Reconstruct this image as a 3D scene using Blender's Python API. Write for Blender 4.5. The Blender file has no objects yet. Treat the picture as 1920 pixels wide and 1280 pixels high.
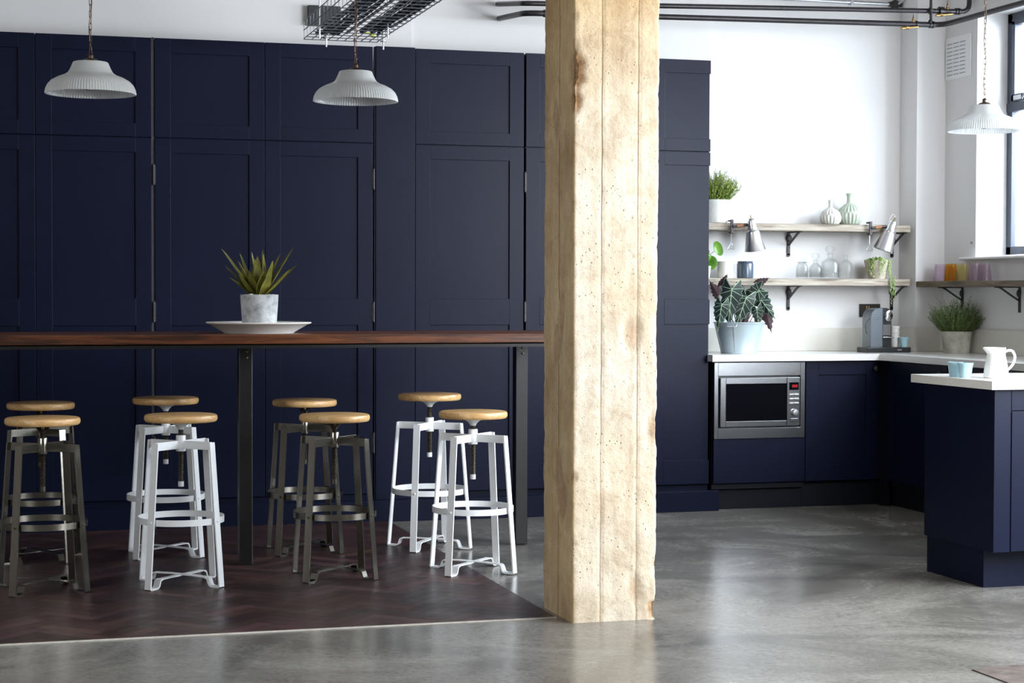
import bpy, bmesh, math, random
from mathutils import Vector, Matrix, noise
PI = math.pi
random.seed(7)
SC = bpy.context.scene
COL = SC.collection

# ------------------------------------------------------------------ camera
F_PX, YAW, PITCH, ROLL, CAM_H = 3389.87, .280392, .0263577, .00244683, 1.3
fw = Vector((math.sin(YAW)*math.cos(PITCH), math.cos(YAW)*math.cos(PITCH), -math.sin(PITCH)))
rt = Vector((math.cos(YAW), -math.sin(YAW), 0)); up = rt.cross(fw)
rt2 = rt*math.cos(ROLL)+up*math.sin(ROLL); up2 = up*math.cos(ROLL)-rt*math.sin(ROLL)
cd = bpy.data.cameras.new('camera'); cam = bpy.data.objects.new('camera', cd); COL.objects.link(cam)
cd.sensor_width = 36; cd.lens = 36*F_PX/1920; cd.clip_start = .05; cd.clip_end = 200
m = Matrix((rt2, up2, -fw)).transposed().to_4x4(); m.translation = Vector((0, 0, CAM_H)); cam.matrix_world = m
cd.dof.use_dof = True; cd.dof.focus_distance = 8.0; cd.dof.aperture_fstop = 13.0
SC.camera = cam
# ------------------------------------------------------------------ sky, lamps, exposure
W = bpy.data.worlds.new('sky'); SC.world = W; W.use_nodes = True
bg = W.node_tree.nodes['Background']; bg.inputs[0].default_value = (.86, .93, 1, 1); bg.inputs[1].default_value = 4.2

def area(name, loc, aim, sx, sy, watts, col=(1, 1, 1)):
    l = bpy.data.lights.new(name, 'AREA'); l.shape = 'RECTANGLE'; l.size = sx; l.size_y = sy; l.energy = watts; l.color = col
    o = bpy.data.objects.new(name, l); COL.objects.link(o); o.location = loc
    o.rotation_euler = (Vector(aim)-Vector(loc)).to_track_quat('-Z', 'Y').to_euler(); return o
# daylight through the kitchen and side windows, then a fill lamp
area('daylight_kitchen_window', (7.9, 7.9, 3.1), (4.9, 9.9, 1.8), 2.6, 2.2, 700, (.90, .95, 1))
area('daylight_side_window', (5.86, 4.7, 1.95), (1.6, 6.2, .2), 3.4, 1.9, 540, (.92, .96, 1))
area('fill_far_side', (-3.40, 3.6, 2.1), (1.5, 7.2, .9), 2.6, 2.0, 75, (1, .97, .92))  # unseen lamp added as fill for the pillar's left face
SC.view_settings.view_transform = 'Standard'; SC.view_settings.look = 'None'
SC.view_settings.exposure = 0.15; SC.view_settings.gamma = 1.0; SC.view_settings.use_curve_mapping = False
cy = SC.cycles
cy.use_denoising = True; cy.max_bounces = 10; cy.diffuse_bounces = 5; cy.glossy_bounces = 5; cy.transmission_bounces = 8
cy.caustics_reflective = False; cy.caustics_refractive = False; cy.sample_clamp_indirect = 6

# ------------------------------------------------------------------ materials
MATS = {}
class NT:
    def __init__(s, name):
        s.m = bpy.data.materials.new(name); s.m.use_nodes = True; s.t = s.m.node_tree
        s.b = s.t.nodes['Principled BSDF']; s.out = s.t.nodes['Material Output']; MATS[name] = s.m
    def n(s, kind, **k):
        x = s.t.nodes.new(kind)
        for a, v in k.items():
            if a.startswith('i_'): x.inputs[a[2:].replace('_', ' ')].default_value = v
            elif a.startswith('n_'): x.inputs[int(a[2:])].default_value = v
            else: setattr(x, a, v)
        return x
    def l(s, a, b): s.t.links.new(a, b)
    def coords(s, scale=(1, 1, 1), rot=(0, 0, 0), world=False):
        tc = s.n('ShaderNodeTexCoord'); mp = s.n('ShaderNodeMapping')
        mp.inputs['Scale'].default_value = scale; mp.inputs['Rotation'].default_value = rot
        if world:
            g = s.n('ShaderNodeNewGeometry'); s.l(g.outputs['Position'], mp.inputs['Vector'])
        else: s.l(tc.outputs['Object'], mp.inputs['Vector'])
        return mp.outputs['Vector']
    def noise(s, vec, scale, detail=4, rough=.55, dist=0):
        x = s.n('ShaderNodeTexNoise'); x.inputs['Scale'].default_value = scale; x.inputs['Detail'].default_value = detail
        x.inputs['Roughness'].default_value = rough; x.inputs['Distortion'].default_value = dist
        s.l(vec, x.inputs['Vector']); return x.outputs['Fac']
    def ramp(s, fac, stops):
        x = s.n('ShaderNodeValToRGB'); e = x.color_ramp.elements
        while len(e) < len(stops): e.new(.5)
        for el, (p, c) in zip(e, stops): el.position = p; el.color = c if len(c) == 4 else (*c, 1)
        s.l(fac, x.inputs['Fac']); return x.outputs['Color']
    def mix(s, fac, a, b, mode='MIX'):
        x = s.n('ShaderNodeMix', data_type='RGBA', blend_type=mode)
        for sock, v in ((x.inputs[0], fac), (x.inputs[6], a), (x.inputs[7], b)):
            if hasattr(v, 'is_linked'): s.l(v, sock)
            elif isinstance(v, (int, float)): sock.default_value = v
            else: sock.default_value = (*v, 1) if len(v) == 3 else v
        return x.outputs[2]
    def math(s, op, a, b=0.0):
        x = s.n('ShaderNodeMath', operation=op)
        for sock, v in ((x.inputs[0], a), (x.inputs[1], b)):
            if hasattr(v, 'is_linked'): s.l(v, sock)
            else: sock.default_value = v
        return x.outputs[0]
    def maprange(s, v, a, b, c, d):
        x = s.n('ShaderNodeMapRange'); s.l(v, x.inputs[0])
        for i, q in enumerate((a, b, c, d)): x.inputs[i+1].default_value = q
        return x.outputs[0]
    def bump(s, h, strength=.3, dist=.01, prev=None):
        x = s.n('ShaderNodeBump'); x.inputs['Strength'].default_value = strength; x.inputs['Distance'].default_value = dist
        s.l(h, x.inputs['Height'])
        if prev: s.l(prev, x.inputs['Normal'])
        s.l(x.outputs['Normal'], s.b.inputs['Normal']); return x.outputs['Normal']
    def set(s, **k):
        for a, v in k.items():
            sock = s.b.inputs[a.replace('_', ' ')]
            if hasattr(v, 'is_linked'): s.l(v, sock)
            elif isinstance(v, tuple) and len(v) == 3: sock.default_value = (*v, 1)
            else: sock.default_value = v
        return s.m

def plain(name, col, rough=.5, metal=0, var=.08, scale=12, bump=0, **k):
    t = NT(name); v = t.coords(); f = t.noise(v, scale)
    c = t.ramp(f, [(.3, tuple(x*(1-var) for x in col)), (.7, tuple(min(1, x*(1+var)) for x in col))])
    t.set(Base_Color=c, Roughness=rough, Metallic=metal, **k)
    if bump: t.bump(t.noise(v, scale*4), bump, .004)
    return t.m

plain('navy', (.0032, .0053, .0195), .40, var=.10, scale=3, bump=.04, Specular_IOR_Level=.15)
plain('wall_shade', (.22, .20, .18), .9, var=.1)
plain('navy_dark', (.004, .005, .010), .5, var=.05, Specular_IOR_Level=.2)
plain('wall', (.745, .735, .74), .85, var=.02, scale=2, bump=.08)
plain('ceiling', (.62, .60, .58), .9, var=.02)
plain('sill', (.82, .82, .82), .35, var=.01)
plain('quartz', (.76, .755, .74), .22, var=.03, scale=60)
plain('upstand', (.66, .635, .58), .3, var=.02, scale=40)
plain('white_steel', (.84, .86, .88), .35, var=.02)
plain('dark_plastic', (.012, .012, .014), .35)
plain('black_glass', (.004, .004, .006), .06)
plain('chrome', (.85, .86, .88), .12, 1)
plain('brass', (.34, .21, .08), .38, 1, var=.2, scale=60)
plain('bronze', (.10, .065, .045), .42, .9, var=.2, scale=60)
plain('iron', (.045, .040, .042), .5, .6, var=.25, scale=40, bump=.1)
plain('pipe_black', (.030, .026, .029), .38, .4, var=.2, scale=25)
plain('zinc', (.55, .57, .60), .33, 1, var=.12, scale=30)
plain('zinc_dark', (.26, .28, .31), .4, .8, var=.2, scale=30)
plain('aluminium', (.72, .72, .74), .28, 1, var=.04, scale=30)
plain('window_steel', (.060, .070, .095), .45, .2, var=.08)
plain('cable_black', (.015, .018, .022), .5)
plain('cable_slate', (.07, .09, .12), .5)
plain('cable_white', (.6, .58, .55), .5)
plain('cable_lime', (.40, .45, .03), .5)
plain('socket_black', (.02, .018, .016), .3)
plain('machine_grey', (.15, .175, .205), .32, .15, var=.02)
plain('cup_white', (.80, .78, .76), .3, var=.02)
plain('cup_blue', (.33, .52, .60), .28, var=.05)
plain('jug_white', (.76, .76, .75), .12, var=.01)
plain('jar_white', (.80, .77, .70), .45, var=.02)
plain('jar_slate', (.075, .10, .14), .22, var=.15, scale=8)
plain('vase_sage', (.46, .52, .44), .35, var=.05)
plain('vase_white', (.66, .66, .62), .35, var=.04)
plain('porcelain', (.82, .80, .76), .35, var=.03, scale=30)
plain('pebble', (.72, .70, .64), .5)
plain('soil', (.03, .02, .012), .9, var=.4, scale=90)
plain('leather', (.30, .13, .055), .5, var=.2, scale=50)
plain('leaf_vein', (.42, .60, .42), .4)
plain('leaf_under', (.055, .025, .035), .5)
plain('stem_green', (.22, .32, .12), .5)
plain('wire_clear', (.75, .75, .75), .3)
plain('gap_edge_lit', (.06, .06, .075), .7)  # paler than the navy: the lit edge in the gap, given as colour
plain('grout', (.50, .47, .42), .8, var=.15, scale=30)
plain('roof_slate', (.35, .38, .44), .8)
plain('bulb_glass', (.8, .8, .78), .15, Transmission_Weight=.5)
plain('fitting_grey', (.25, .27, .32), .4)

def leafmat(name, c1, c2, scale=14, rough=.42, **k):
    t = NT(name); v = t.coords(); f = t.noise(v, scale, 3)
    t.set(Base_Color=t.ramp(f, [(.3, c1), (.7, c2)]), Roughness=rough, **k); return t.m
leafmat('leaf_agave', (.060, .058, .012), (.22, .21, .035), 16, .36)
leafmat('leaf_heather_light', (.13, .20, .01), (.34, .40, .045), 22)
leafmat('leaf_heather_dark', (.035, .055, .012), (.11, .15, .035), 22)
leafmat('leaf_alocasia', (.003, .010, .009), (.010, .027, .026), 12, .38)
leafmat('leaf_pilea', (.06, .19, .015), (.17, .36, .04), 14, .35)
leafmat('leaf_pearl', (.16, .30, .05), (.45, .55, .18), 40, .35)

def wood(name, dark, light, axis=0, scale=6, rough=.45, knots=True, bump=.15):
    t = NT(name); sc = [scale*3]*3; sc[axis] = scale*.18
    v = t.coords(tuple(sc)); f = t.noise(v, 2.4, 8, .7, .9)
    c = t.ramp(f, [(.36, dark), (.5, tuple((a+b)/2 for a, b in zip(dark, light))), (.64, light)])
    if knots:
        sk = [7]*3; sk[axis] = 1.9
        vo = t.n('ShaderNodeTexVoronoi'); vo.inputs['Scale'].default_value = 1.0; t.l(t.coords(tuple(sk)), vo.inputs['Vector'])
        k = t.maprange(vo.outputs['Distance'], .08, .26, 1, 0)
        c = t.mix(t.math('MULTIPLY', k, .75), c, tuple(x*.35 for x in dark))
    t.set(Base_Color=c, Roughness=rough); t.bump(f, bump, .004); return t.m
wood('table_wood', (.022, .008, .005), (.17, .052, .018), 0, 5, .34, bump=.3)
wood('seat_wood', (.50, .27, .10), (.76, .50, .235), 0, 9, .38, knots=False, bump=.05)
wood('shelf_wood', (.19, .15, .11), (.46, .41, .345), 0, 7, .65)
wood('shelf_wood_side', (.065, .045, .028), (.19, .14, .09), 1, 7, .6)

def brushed(name, c, rough, axis=0):
    t = NT(name); sc = [160]*3; sc[axis] = 2.5
    f = t.noise(t.coords(tuple(sc)), 3, 3); f2 = t.noise(t.coords(), 5, 3)
    col = t.mix(.35, t.ramp(f, [(.2, tuple(x*.9 for x in c)), (.8, c)]), t.ramp(f2, [(.3, tuple(x*.75 for x in c)), (.7, c)]))
    t.set(Base_Color=col, Metallic=1.0, Roughness=t.maprange(f, 0, 1, rough*.92, rough*1.1)); return t.m
brushed('stainless', (.36, .365, .38), .23)
brushed('raw_steel', (.30, .28, .245), .24, 2)
brushed('frame_steel', (.048, .047, .048), .40, 2)
brushed('galvanised', (.62, .74, .80), .40, 2); MATS['galvanised'].node_tree.nodes['Principled BSDF'].inputs['Metallic'].default_value = .55
brushed('screw_steel', (.16, .14, .11), .35, 2)

def concrete_pot(name, a, b, sc=22):
    t = NT(name); v = t.coords(); f = t.noise(v, sc, 6, .7); g = t.noise(v, sc*.35, 3)
    t.set(Base_Color=t.ramp(t.mix(.5, f, g), [(.36, a), (.62, b)]), Roughness=.85); t.bump(f, .35, .004); return t.m
concrete_pot('pot_concrete', (.20, .21, .22), (.56, .57, .58), 30)
concrete_pot('pot_pale', (.58, .58, .55), (.80, .80, .78), 14)
concrete_pot('pot_stone', (.24, .23, .19), (.52, .50, .44), 16)
concrete_pot('pot_beige', (.42, .36, .28), (.66, .60, .50), 14)

def glass(name, col, rough=.02, weight=1.0, clear=.8):
    t = NT(name); t.noise(t.coords(), 1)
    t.set(Base_Color=col, Roughness=rough, Transmission_Weight=weight, IOR=1.45)
    # clear window-like passage of light for shadows comes from a thin mix of transparency
    tr = t.n('ShaderNodeBsdfTransparent'); tr.inputs[0].default_value = (*col, 1)
    mx = t.n('ShaderNodeMixShader'); mx.inputs[0].default_value = clear
    t.l(t.b.outputs[0], mx.inputs[1]); t.l(tr.outputs[0], mx.inputs[2]); t.l(mx.outputs[0], t.out.inputs['Surface']); return t.m
glass('glass_clear', (.98, .99, .99), clear=.88); glass('glass_amber', (.98, .74, .30)); glass('glass_yellow', (.985, .95, .74)); glass('glass_mauve', (.95, .885, .95))
glass('pane', (.95, .98, 1), .0)
t = NT('holophane'); f = t.noise(t.coords(), 9, 3)
t.set(Base_Color=t.ramp(f, [(.3, (.86, .89, .90)), (.7, (.97, .98, .98))]), Roughness=.12, Transmission_Weight=.5, IOR=1.35)
tr = t.n('ShaderNodeBsdfTransparent'); mx = t.n('ShaderNodeMixShader'); mx.inputs[0].default_value = .15
t.l(t.b.outputs[0], mx.inputs[1]); t.l(tr.outputs[0], mx.inputs[2]); t.l(mx.outputs[0], t.out.inputs['Surface'])

t = NT('led_red'); t.set(Base_Color=(.3, .0, .0), Emission_Color=(1, .02, .03), Emission_Strength=.75, Roughness=.4)
t = NT('lettering'); t.set(Base_Color=(.75, .75, .75), Roughness=.4)
t = NT('legend_grey'); t.set(Base_Color=(.10, .10, .11), Roughness=.5)

# polished concrete floor
t = NT('floor_concrete'); v = t.coords(world=True)
f1 = t.noise(v, 1.1, 8, .68, 1.2); f2 = t.noise(v, 42, 6, .8)
wv = t.n('ShaderNodeTexWave', wave_type='RINGS', rings_direction='Z'); wv.inputs['Scale'].default_value = .21; wv.inputs['Distortion'].default_value = 13
wv.inputs['Detail'].default_value = 2.5; wv.inputs['Detail Scale'].default_value = .45; mpv = t.coords(world=True); mpv.node.inputs['Location'].default_value = (-3.1, -4.2, 0); t.l(mpv, wv.inputs['Vector'])
line = t.ramp(wv.outputs['Fac'], [(.0, (.70, .70, .70)), (.012, (.86, .86, .86)), (.03, (1, 1, 1)), (1, (1, 1, 1))])
base = t.ramp(f1, [(.30, (.100, .094, .084)), (.50, (.185, .176, .160)), (.70, (.285, .272, .250))])
c = t.mix(.75, base, line, 'MULTIPLY'); c = t.mix(.5, c, t.ramp(f2, [(.38, (.55, .55, .55)), (.62, (1.35, 1.35, 1.35))]), 'MULTIPLY')
t.set(Base_Color=c, Roughness=t.maprange(f1, .3, .7, .17, .28)); t.bump(t.mix(.4, f2, t.noise(v, 7, 3)), .10, .004)
# parquet: colour per block is stored on the mesh
t = NT('parquet'); a = t.n('ShaderNodeVertexColor', layer_name='block'); v = t.coords(world=True)
f = t.noise(v, 3, 5); g = t.noise(v, 55, 4)
c = t.mix(.55, a.outputs['Color'], t.ramp(f, [(.3, (.45, .45, .5)), (.7, (1.5, 1.4, 1.35))]), 'MULTIPLY')
c = t.mix(.4, c, t.ramp(g, [(.35, (.6, .6, .6)), (.7, (1.5, 1.4, 1.4))]), 'MULTIPLY')
t.set(Base_Color=c, Roughness=t.maprange(f, .3, .7, .30, .5)); t.bump(g, .18, .003)
# board-marked concrete pillar
t = NT('pillar_concrete'); v = t.coords(); sep = t.n('ShaderNodeSeparateXYZ'); t.l(v, sep.inputs[0])
n1 = t.noise(v, 3.5, 6, .6); n2 = t.noise(t.coords((14, 14, 1.2)), 2.2, 4); n3 = t.noise(v, 26, 6, .7); n4 = t.noise(v, 1.3, 3)
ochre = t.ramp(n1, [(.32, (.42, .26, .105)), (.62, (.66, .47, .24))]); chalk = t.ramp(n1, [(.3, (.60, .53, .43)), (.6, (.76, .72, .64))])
lime_side_shade = t.math('ADD', t.maprange(sep.outputs['Z'], 2.9, 1.2, .05, .80), t.maprange(n4, .35, .65, -.25, .25))
lime_side_shade.node.use_clamp = True; lime_side_shade = t.math('MULTIPLY', lime_side_shade, t.maprange(sep.outputs['X'], 2.202, 2.212, .25, 1))  # side face held closer to ochre: its shade is mixed into the colour
c = t.mix(lime_side_shade, ochre, chalk)
c = t.mix(.35, c, t.ramp(n2, [(.35, (.72, .66, .58)), (.6, (1.05, 1.05, 1.05))]), 'MULTIPLY')
vo = t.n('ShaderNodeTexVoronoi'); vo.inputs['Scale'].default_value = 1; dn = t.n('ShaderNodeTexNoise'); dn.inputs['Scale'].default_value = 30; t.l(v, dn.inputs['Vector'])
t.l(t.mix(.012, t.coords((58, 58, 46)), dn.outputs['Color'], 'ADD') if False else t.mix(.55, t.coords((58, 58, 46)), dn.outputs['Color'], 'ADD'), vo.inputs['Vector'])
pit = t.math('MULTIPLY', t.maprange(vo.outputs['Distance'], .07, .17, 1, 0), t.maprange(t.noise(v, 11, 2), .50, .56, 0, 1))
c = t.mix(t.math('MULTIPLY', pit, .85), c, (.16, .10, .055))
jl = None
for jx_ in (.1185, .270):
    wob = t.math('MULTIPLY', t.math('SUBTRACT', n1, .5), .012)
    dx_ = t.math('ABSOLUTE', t.math('SUBTRACT', t.math('ADD', sep.outputs['X'], wob), 2.198+jx_)); ln_ = t.maprange(dx_, .0012, .0036, 1, 0); jl = ln_ if jl is None else t.math('MAXIMUM', jl, ln_)
dy_ = t.maprange(t.math('ABSOLUTE', t.math('SUBTRACT', sep.outputs['Y'], 6.956)), .001, .003, 1, 0); sidef = t.maprange(sep.outputs['X'], 2.201, 2.206, 1, 0)
jl = t.math('MAXIMUM', t.math('MULTIPLY', jl, t.maprange(sep.outputs['Y'], 6.78, 6.79, 1, 0)), t.math('MULTIPLY', dy_, sidef))
c = t.mix(t.math('MULTIPLY', t.math('MULTIPLY', jl, t.maprange(n4, .35, .6, .5, 1)), .9), c, (.16, .09, .04))
spk = t.n('ShaderNodeTexVoronoi'); spk.inputs['Scale'].default_value = 95; t.l(v, spk.inputs['Vector'])
sp2 = t.math('MULTIPLY', t.maprange(spk.outputs['Distance'], .10, .26, 1, 0), t.maprange(t.noise(v, 8, 3), .48, .60, 0, 1)); c = t.mix(t.math('MULTIPLY', sp2, .65), c, (.24, .15, .08))
blot = t.noise(v, 11, 8, .76, .6); c = t.mix(.42, c, t.ramp(blot, [(.36, (.62, .52, .40)), (.50, (1, 1, 1)), (.68, (1.08, 1.08, 1.08))]), 'MULTIPLY')
at = t.n('ShaderNodeVertexColor', layer_name='chip'); c = t.mix(at.outputs['Color'], c, t.ramp(n3, [(.35, (.20, .10, .045)), (.65, (.50, .30, .15))]))
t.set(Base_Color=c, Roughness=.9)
h = t.math('SUBTRACT', t.math('ADD', n3, t.math('MULTIPLY', n1, .15)), t.math('MULTIPLY', pit, .9)); t.bump(h, .65, .008)
# brick wall outside
t = NT('brick'); br = t.n('ShaderNodeTexBrick'); t.l(t.coords((1, 1, 1), (PI/2, 0, 0)), br.inputs['Vector'])
br.inputs['Color1'].default_value = (.62, .50, .38, 1); br.inputs['Color2'].default_value = (.52, .42, .33, 1); br.inputs['Mortar'].default_value = (.66, .62, .56, 1)
br.inputs['Scale'].default_value = 4; t.set(Base_Color=br.outputs['Color'], Roughness=.9)
t = NT('slab_brick'); f = t.noise(t.coords(world=True), 12, 6, .7)
t.set(Base_Color=t.ramp(f, [(.35, (.055, .038, .032)), (.65, (.125, .098, .085))]), Roughness=.75); t.bump(f, .6, .01)

# ------------------------------------------------------------------ geometry helpers
class MB:
    """collects shapes and links them as one mesh object"""
    def __init__(s): s.bm = bmesh.new(); s.mi = 0
    def face(s, vs):
        try:
            f = s.bm.faces.new(vs); f.material_index = s.mi; f.smooth = True; return f
        except ValueError: return None
    def box(s, x0, x1, y0, y1, z0, z1, bev=0, M=None):
        ps = [(x0, y0, z0), (x1, y0, z0), (x1, y1, z0), (x0, y1, z0), (x0, y0, z1), (x1, y0, z1), (x1, y1, z1), (x0, y1, z1)]
        v = [s.bm.verts.new(M @ Vector(p) if M else p) for p in ps]
        fs = [s.face([v[i] for i in q]) for q in ((0, 3, 2, 1), (4, 5, 6, 7), (0, 1, 5, 4), (1, 2, 6, 5), (2, 3, 7, 6), (3, 0, 4, 7))]
        for f in fs: f.smooth = False
        if bev:
            es = list({e for f in fs for e in f.edges})
            r = bmesh.ops.bevel(s.bm, geom=es, offset=bev, segments=2, profile=.5, affect='EDGES')
            for f in r['faces']: f.material_index = s.mi; f.smooth = False
        return s
    def lathe(s, prof, cx=0, cy=0, seg=32, M=None, cap0=True, cap1=True, rfun=None):
        rings = []
        for r, z in prof:
            ring = []
            for k in range(seg):
                a = 2*PI*k/seg; rr = r*(rfun(a, z, r) if rfun else 1)
                p = Vector((cx+rr*math.cos(a), cy+rr*math.sin(a), z)); ring.append(s.bm.verts.new(M @ p if M else p))
            rings.append(ring)
        for a, b in zip(rings, rings[1:]):
            for k in range(seg): s.face([a[k], a[(k+1) % seg], b[(k+1) % seg], b[k]])
        if cap0 and prof[0][0] > 1e-5: s.face(rings[0][::-1])
        if cap1 and prof[-1][0] > 1e-5: s.face(rings[-1])
        return s
    def tube(s, pts, r, seg=8, cap=True, closed=False):
        P = [Vector(p) for p in pts]; n = len(P); R = r if isinstance(r, (list, tuple)) else [r]*n
        def tang(i):
            a = P[(i-1) % n] if closed or i > 0 else P[0]; b = P[(i+1) % n] if closed or i < n-1 else P[-1]
            return (b-a).normalized()
        t0 = tang(0); u = t0.orthogonal().normalized(); rings = []
        for i in range(n):
            t = tang(i); u = (u-t*u.dot(t)); u = u.normalized() if u.length > 1e-6 else t.orthogonal().normalized(); w = t.cross(u)
            rings.append([s.bm.verts.new(P[i]+(u*math.cos(2*PI*k/seg)+w*math.sin(2*PI*k/seg))*R[i]) for k in range(seg)])
        for a, b in zip(rings, rings[1:]+([rings[0]] if closed else [])):
            for k in range(seg): s.face([a[k], a[(k+1) % seg], b[(k+1) % seg], b[k]])
        if cap and not closed: s.face(rings[0][::-1]); s.face(rings[-1])
        return s
    def strip(s, pts, wvec, width, th, M=None):
        """flat bar: path in a plane whose normal is wvec"""
        P = [Vector(p) for p in pts]; wv = Vector(wvec).normalized(); n = len(P); rings = []
        for i in range(n):
            t = (P[min(i+1, n-1)]-P[max(i-1, 0)]).normalized(); nn = wv.cross(t).normalized()
            sc = 1.0
            if 0 < i < n-1:
                c = (P[i]-P[i-1]).normalized().dot((P[i+1]-P[i]).normalized()); sc = 1/max(.5, math.sqrt((1+c)/2))
            q = [P[i]+wv*a*width/2+nn*b*th/2*sc for a, b in ((-1, -1), (1, -1), (1, 1), (-1, 1))]
            rings.append([s.bm.verts.new(M @ p if M else p) for p in q])
        for a, b in zip(rings, rings[1:]):
            for k in range(4): s.face([a[k], a[(k+1) % 4], b[(k+1) % 4], b[k]])
        s.face(rings[0][::-1]); s.face(rings[-1]); return s
    def prism(s, poly, axis, a, b):
        """poly: 2D points; extruded along axis from a to b"""
        def P(u, v, w): return {0: (w, u, v), 1: (u, w, v), 2: (u, v, w)}[axis]
        A = [s.bm.verts.new(P(u, v, a)) for u, v in poly]; B = [s.bm.verts.new(P(u, v, b)) for u, v in poly]
        n = len(poly)
        for k in range(n): s.face([A[k], A[(k+1) % n], B[(k+1) % n], B[k]])
        s.face(A[::-1]); s.face(B); return s
    def ball(s, c, r, u=10, v=7, sz=1.0):
        s.lathe([(r*math.sin(PI*i/v)+1e-6, c[2]-r*sz*math.cos(PI*i/v)) for i in range(v+1)], c[0], c[1], u); return s
    def build(s, name, mats, parent=None, shift=None, angle=35, loc=None):
        bm = s.bm; bmesh.ops.recalc_face_normals(bm, faces=bm.faces[:])
        lim = math.radians(angle)
        for e in bm.edges:
            if len(e.link_faces) == 2 and e.calc_face_angle(0) > lim: e.smooth = False
        me = bpy.data.meshes.new(name)
        if shift is not None: bmesh.ops.translate(bm, verts=bm.verts[:], vec=-Vector(shift))
        bm.to_mesh(me); bm.free()
        for k in (mats if isinstance(mats, (list, tuple)) else [mats]): me.materials.append(MATS[k])
        o = bpy.data.objects.new(name, me); COL.objects.link(o)
        if parent is not None: o.parent = parent
        if loc is not None: o.location = loc
        return o

def tag(o, label=None, cat=None, group=None, kind=None):
    if label: o['label'] = label
    if cat: o['category'] = cat
    if group: o['group'] = group
    if kind: o['kind'] = kind
    return o
def thing(name, label, cat, loc=(0, 0, 0), rz=0, group=None):
    o = bpy.data.objects.new(name, None); o.empty_display_size = .05; COL.objects.link(o)
    o.location = loc; o.rotation_euler = (0, 0, rz); return tag(o, label, cat, group)
def struct(name, mb, mat, parent=None, **k):
    o = mb.build(name, mat, parent, **k); o['kind'] = 'structure'; return o
def dup(o, parent=None):
    c = o.copy(); COL.objects.link(c); c.parent = parent
    for ch in list(o.children): dup(ch, c)
    return c
def place(root, loc, rz, label, group=None, cat=None):
    root.location = loc; root.rotation_euler = (0, 0, rz); root['label'] = label
    if group: root['group'] = group
    return root

# ------------------------------------------------------------------ the room
WX, WY, PY = 5.903, 10.66, 10.437          # side wall, back wall, front of the corner pier
struct('floor', MB().box(-3.6, 6.3, -3.2, 10.9, -.1, 0), 'floor_concrete')
struct('ceiling', MB().box(-3.6, 6.3, -3.2, 10.9, 3.6, 3.7), 'ceiling')
struct('wall_back', MB().box(-3.6, 2.43, WY-.03, 10.9, 0, 3.6).box(2.43, 4.36, WY-.015, 10.9, 0, 3.6).box(4.36, 6.3, WY, 10.9, 0, 3.6), 'wall')
w = MB(); w.box(5.699, 6.3, PY, WY+.02, 0, 3.6); struct('wall_corner', w, 'wall')
w = MB(); T0, T1 = WX, 6.25
w.box(T0, T1, 10.05, PY+.02, 0, 3.6); w.box(T0, T1, 7.5, 10.05, 0, 1.52); w.box(T0, T1, 7.5, 10.05, 3.09, 3.6)
w.box(T0, T1, 6.5, 7.5, 0, 3.6); w.box(T0, T1, 2.9, 6.5, 0, .95); w.box(T0, T1, 2.9, 6.5, 3.2, 3.6); w.box(T0, T1, -3.2, 2.9, 0, 3.6)
struct('wall_right', w, 'wall')
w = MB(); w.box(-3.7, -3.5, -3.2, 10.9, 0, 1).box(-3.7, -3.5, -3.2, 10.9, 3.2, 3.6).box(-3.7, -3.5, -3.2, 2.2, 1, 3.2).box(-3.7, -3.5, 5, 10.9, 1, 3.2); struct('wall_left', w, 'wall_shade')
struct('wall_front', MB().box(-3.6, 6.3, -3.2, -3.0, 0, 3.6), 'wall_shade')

# windows
def steel_window(name, axis, a0, a1, z0, z1, at, mull, trans, label=None):
    root = bpy.data.objects.new(name, None); COL.objects.link(root); root['kind'] = 'structure'
    def B(mb, u0, u1, d0, d1, zz0, zz1):
        (mb.box(at+d0, at+d1, u0, u1, zz0, zz1, .003) if axis == 'x' else mb.box(u0, u1, at+d0, at+d1, zz0, zz1, .003))
    f = MB(); B(f, a0, a0+.06, 0, .05, z0, z1); B(f, a1-.055, a1, 0, .05, z0, z1); B(f, a0, a1, 0, .05, z0, z0+.05); B(f, a0, a1, 0, .05, z1-.06, z1)
    for zt in trans: B(f, a0, a1, -.006, .05, zt, zt+.055)
    for mm in mull: B(f, mm, mm+.05, 0, .05, z0, z1)
    struct('window_frame', f, 'window_steel', root)
    p = MB(); B(p, a0+.03, a1-.03, .022, .028, z0+.03, z1-.03); struct('window_pane', p, 'pane', root)
    return root
W1 = steel_window('window_1', 'x', 7.5, 10.05, 1.552, 3.05, 6.115, [8.8], [2.44])
f = MB(); f.box(6.105, 6.16, 8.86, 9.99, 2.502, 2.545, .003); f.box(6.105, 6.16, 9.955, 9.99, 2.50, 3.0, .003).box(6.105, 6.16, 8.86, 8.90, 2.5, 3.0, .003).box(6.105, 6.16, 8.86, 9.99, 2.975, 3.01, .003); struct('window_sash', f, 'window_steel', W1)
f = MB(); f.box(6.095, 6.107, 9.86, 9.95, 2.506, 2.536, .002).tube([(6.09, 9.84, 2.51), (6.09, 9.80, 2.54)], .008); struct('sash_hinge', f, 'stainless', W1)
f = MB(); f.box(5.86, 6.14, 7.4, 10.185, 1.519, 1.536, .006); struct('window_sill', f, 'sill', W1)
f = MB(); f.box(WX+.002, 6.25, 7.5, 10.05, 3.052, 3.095); struct('window_head', f, 'wall', W1)
steel_window('window_2', 'x', 2.9, 6.5, .95, 3.2, 6.02, [4.1, 5.3], [2.2])

steel_window('fill_window', 'x', 2.2, 5.0, 1.0, 3.2, -3.62, [3.1, 4.0], [2.2])  # unseen window added around the left fill lamp

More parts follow.
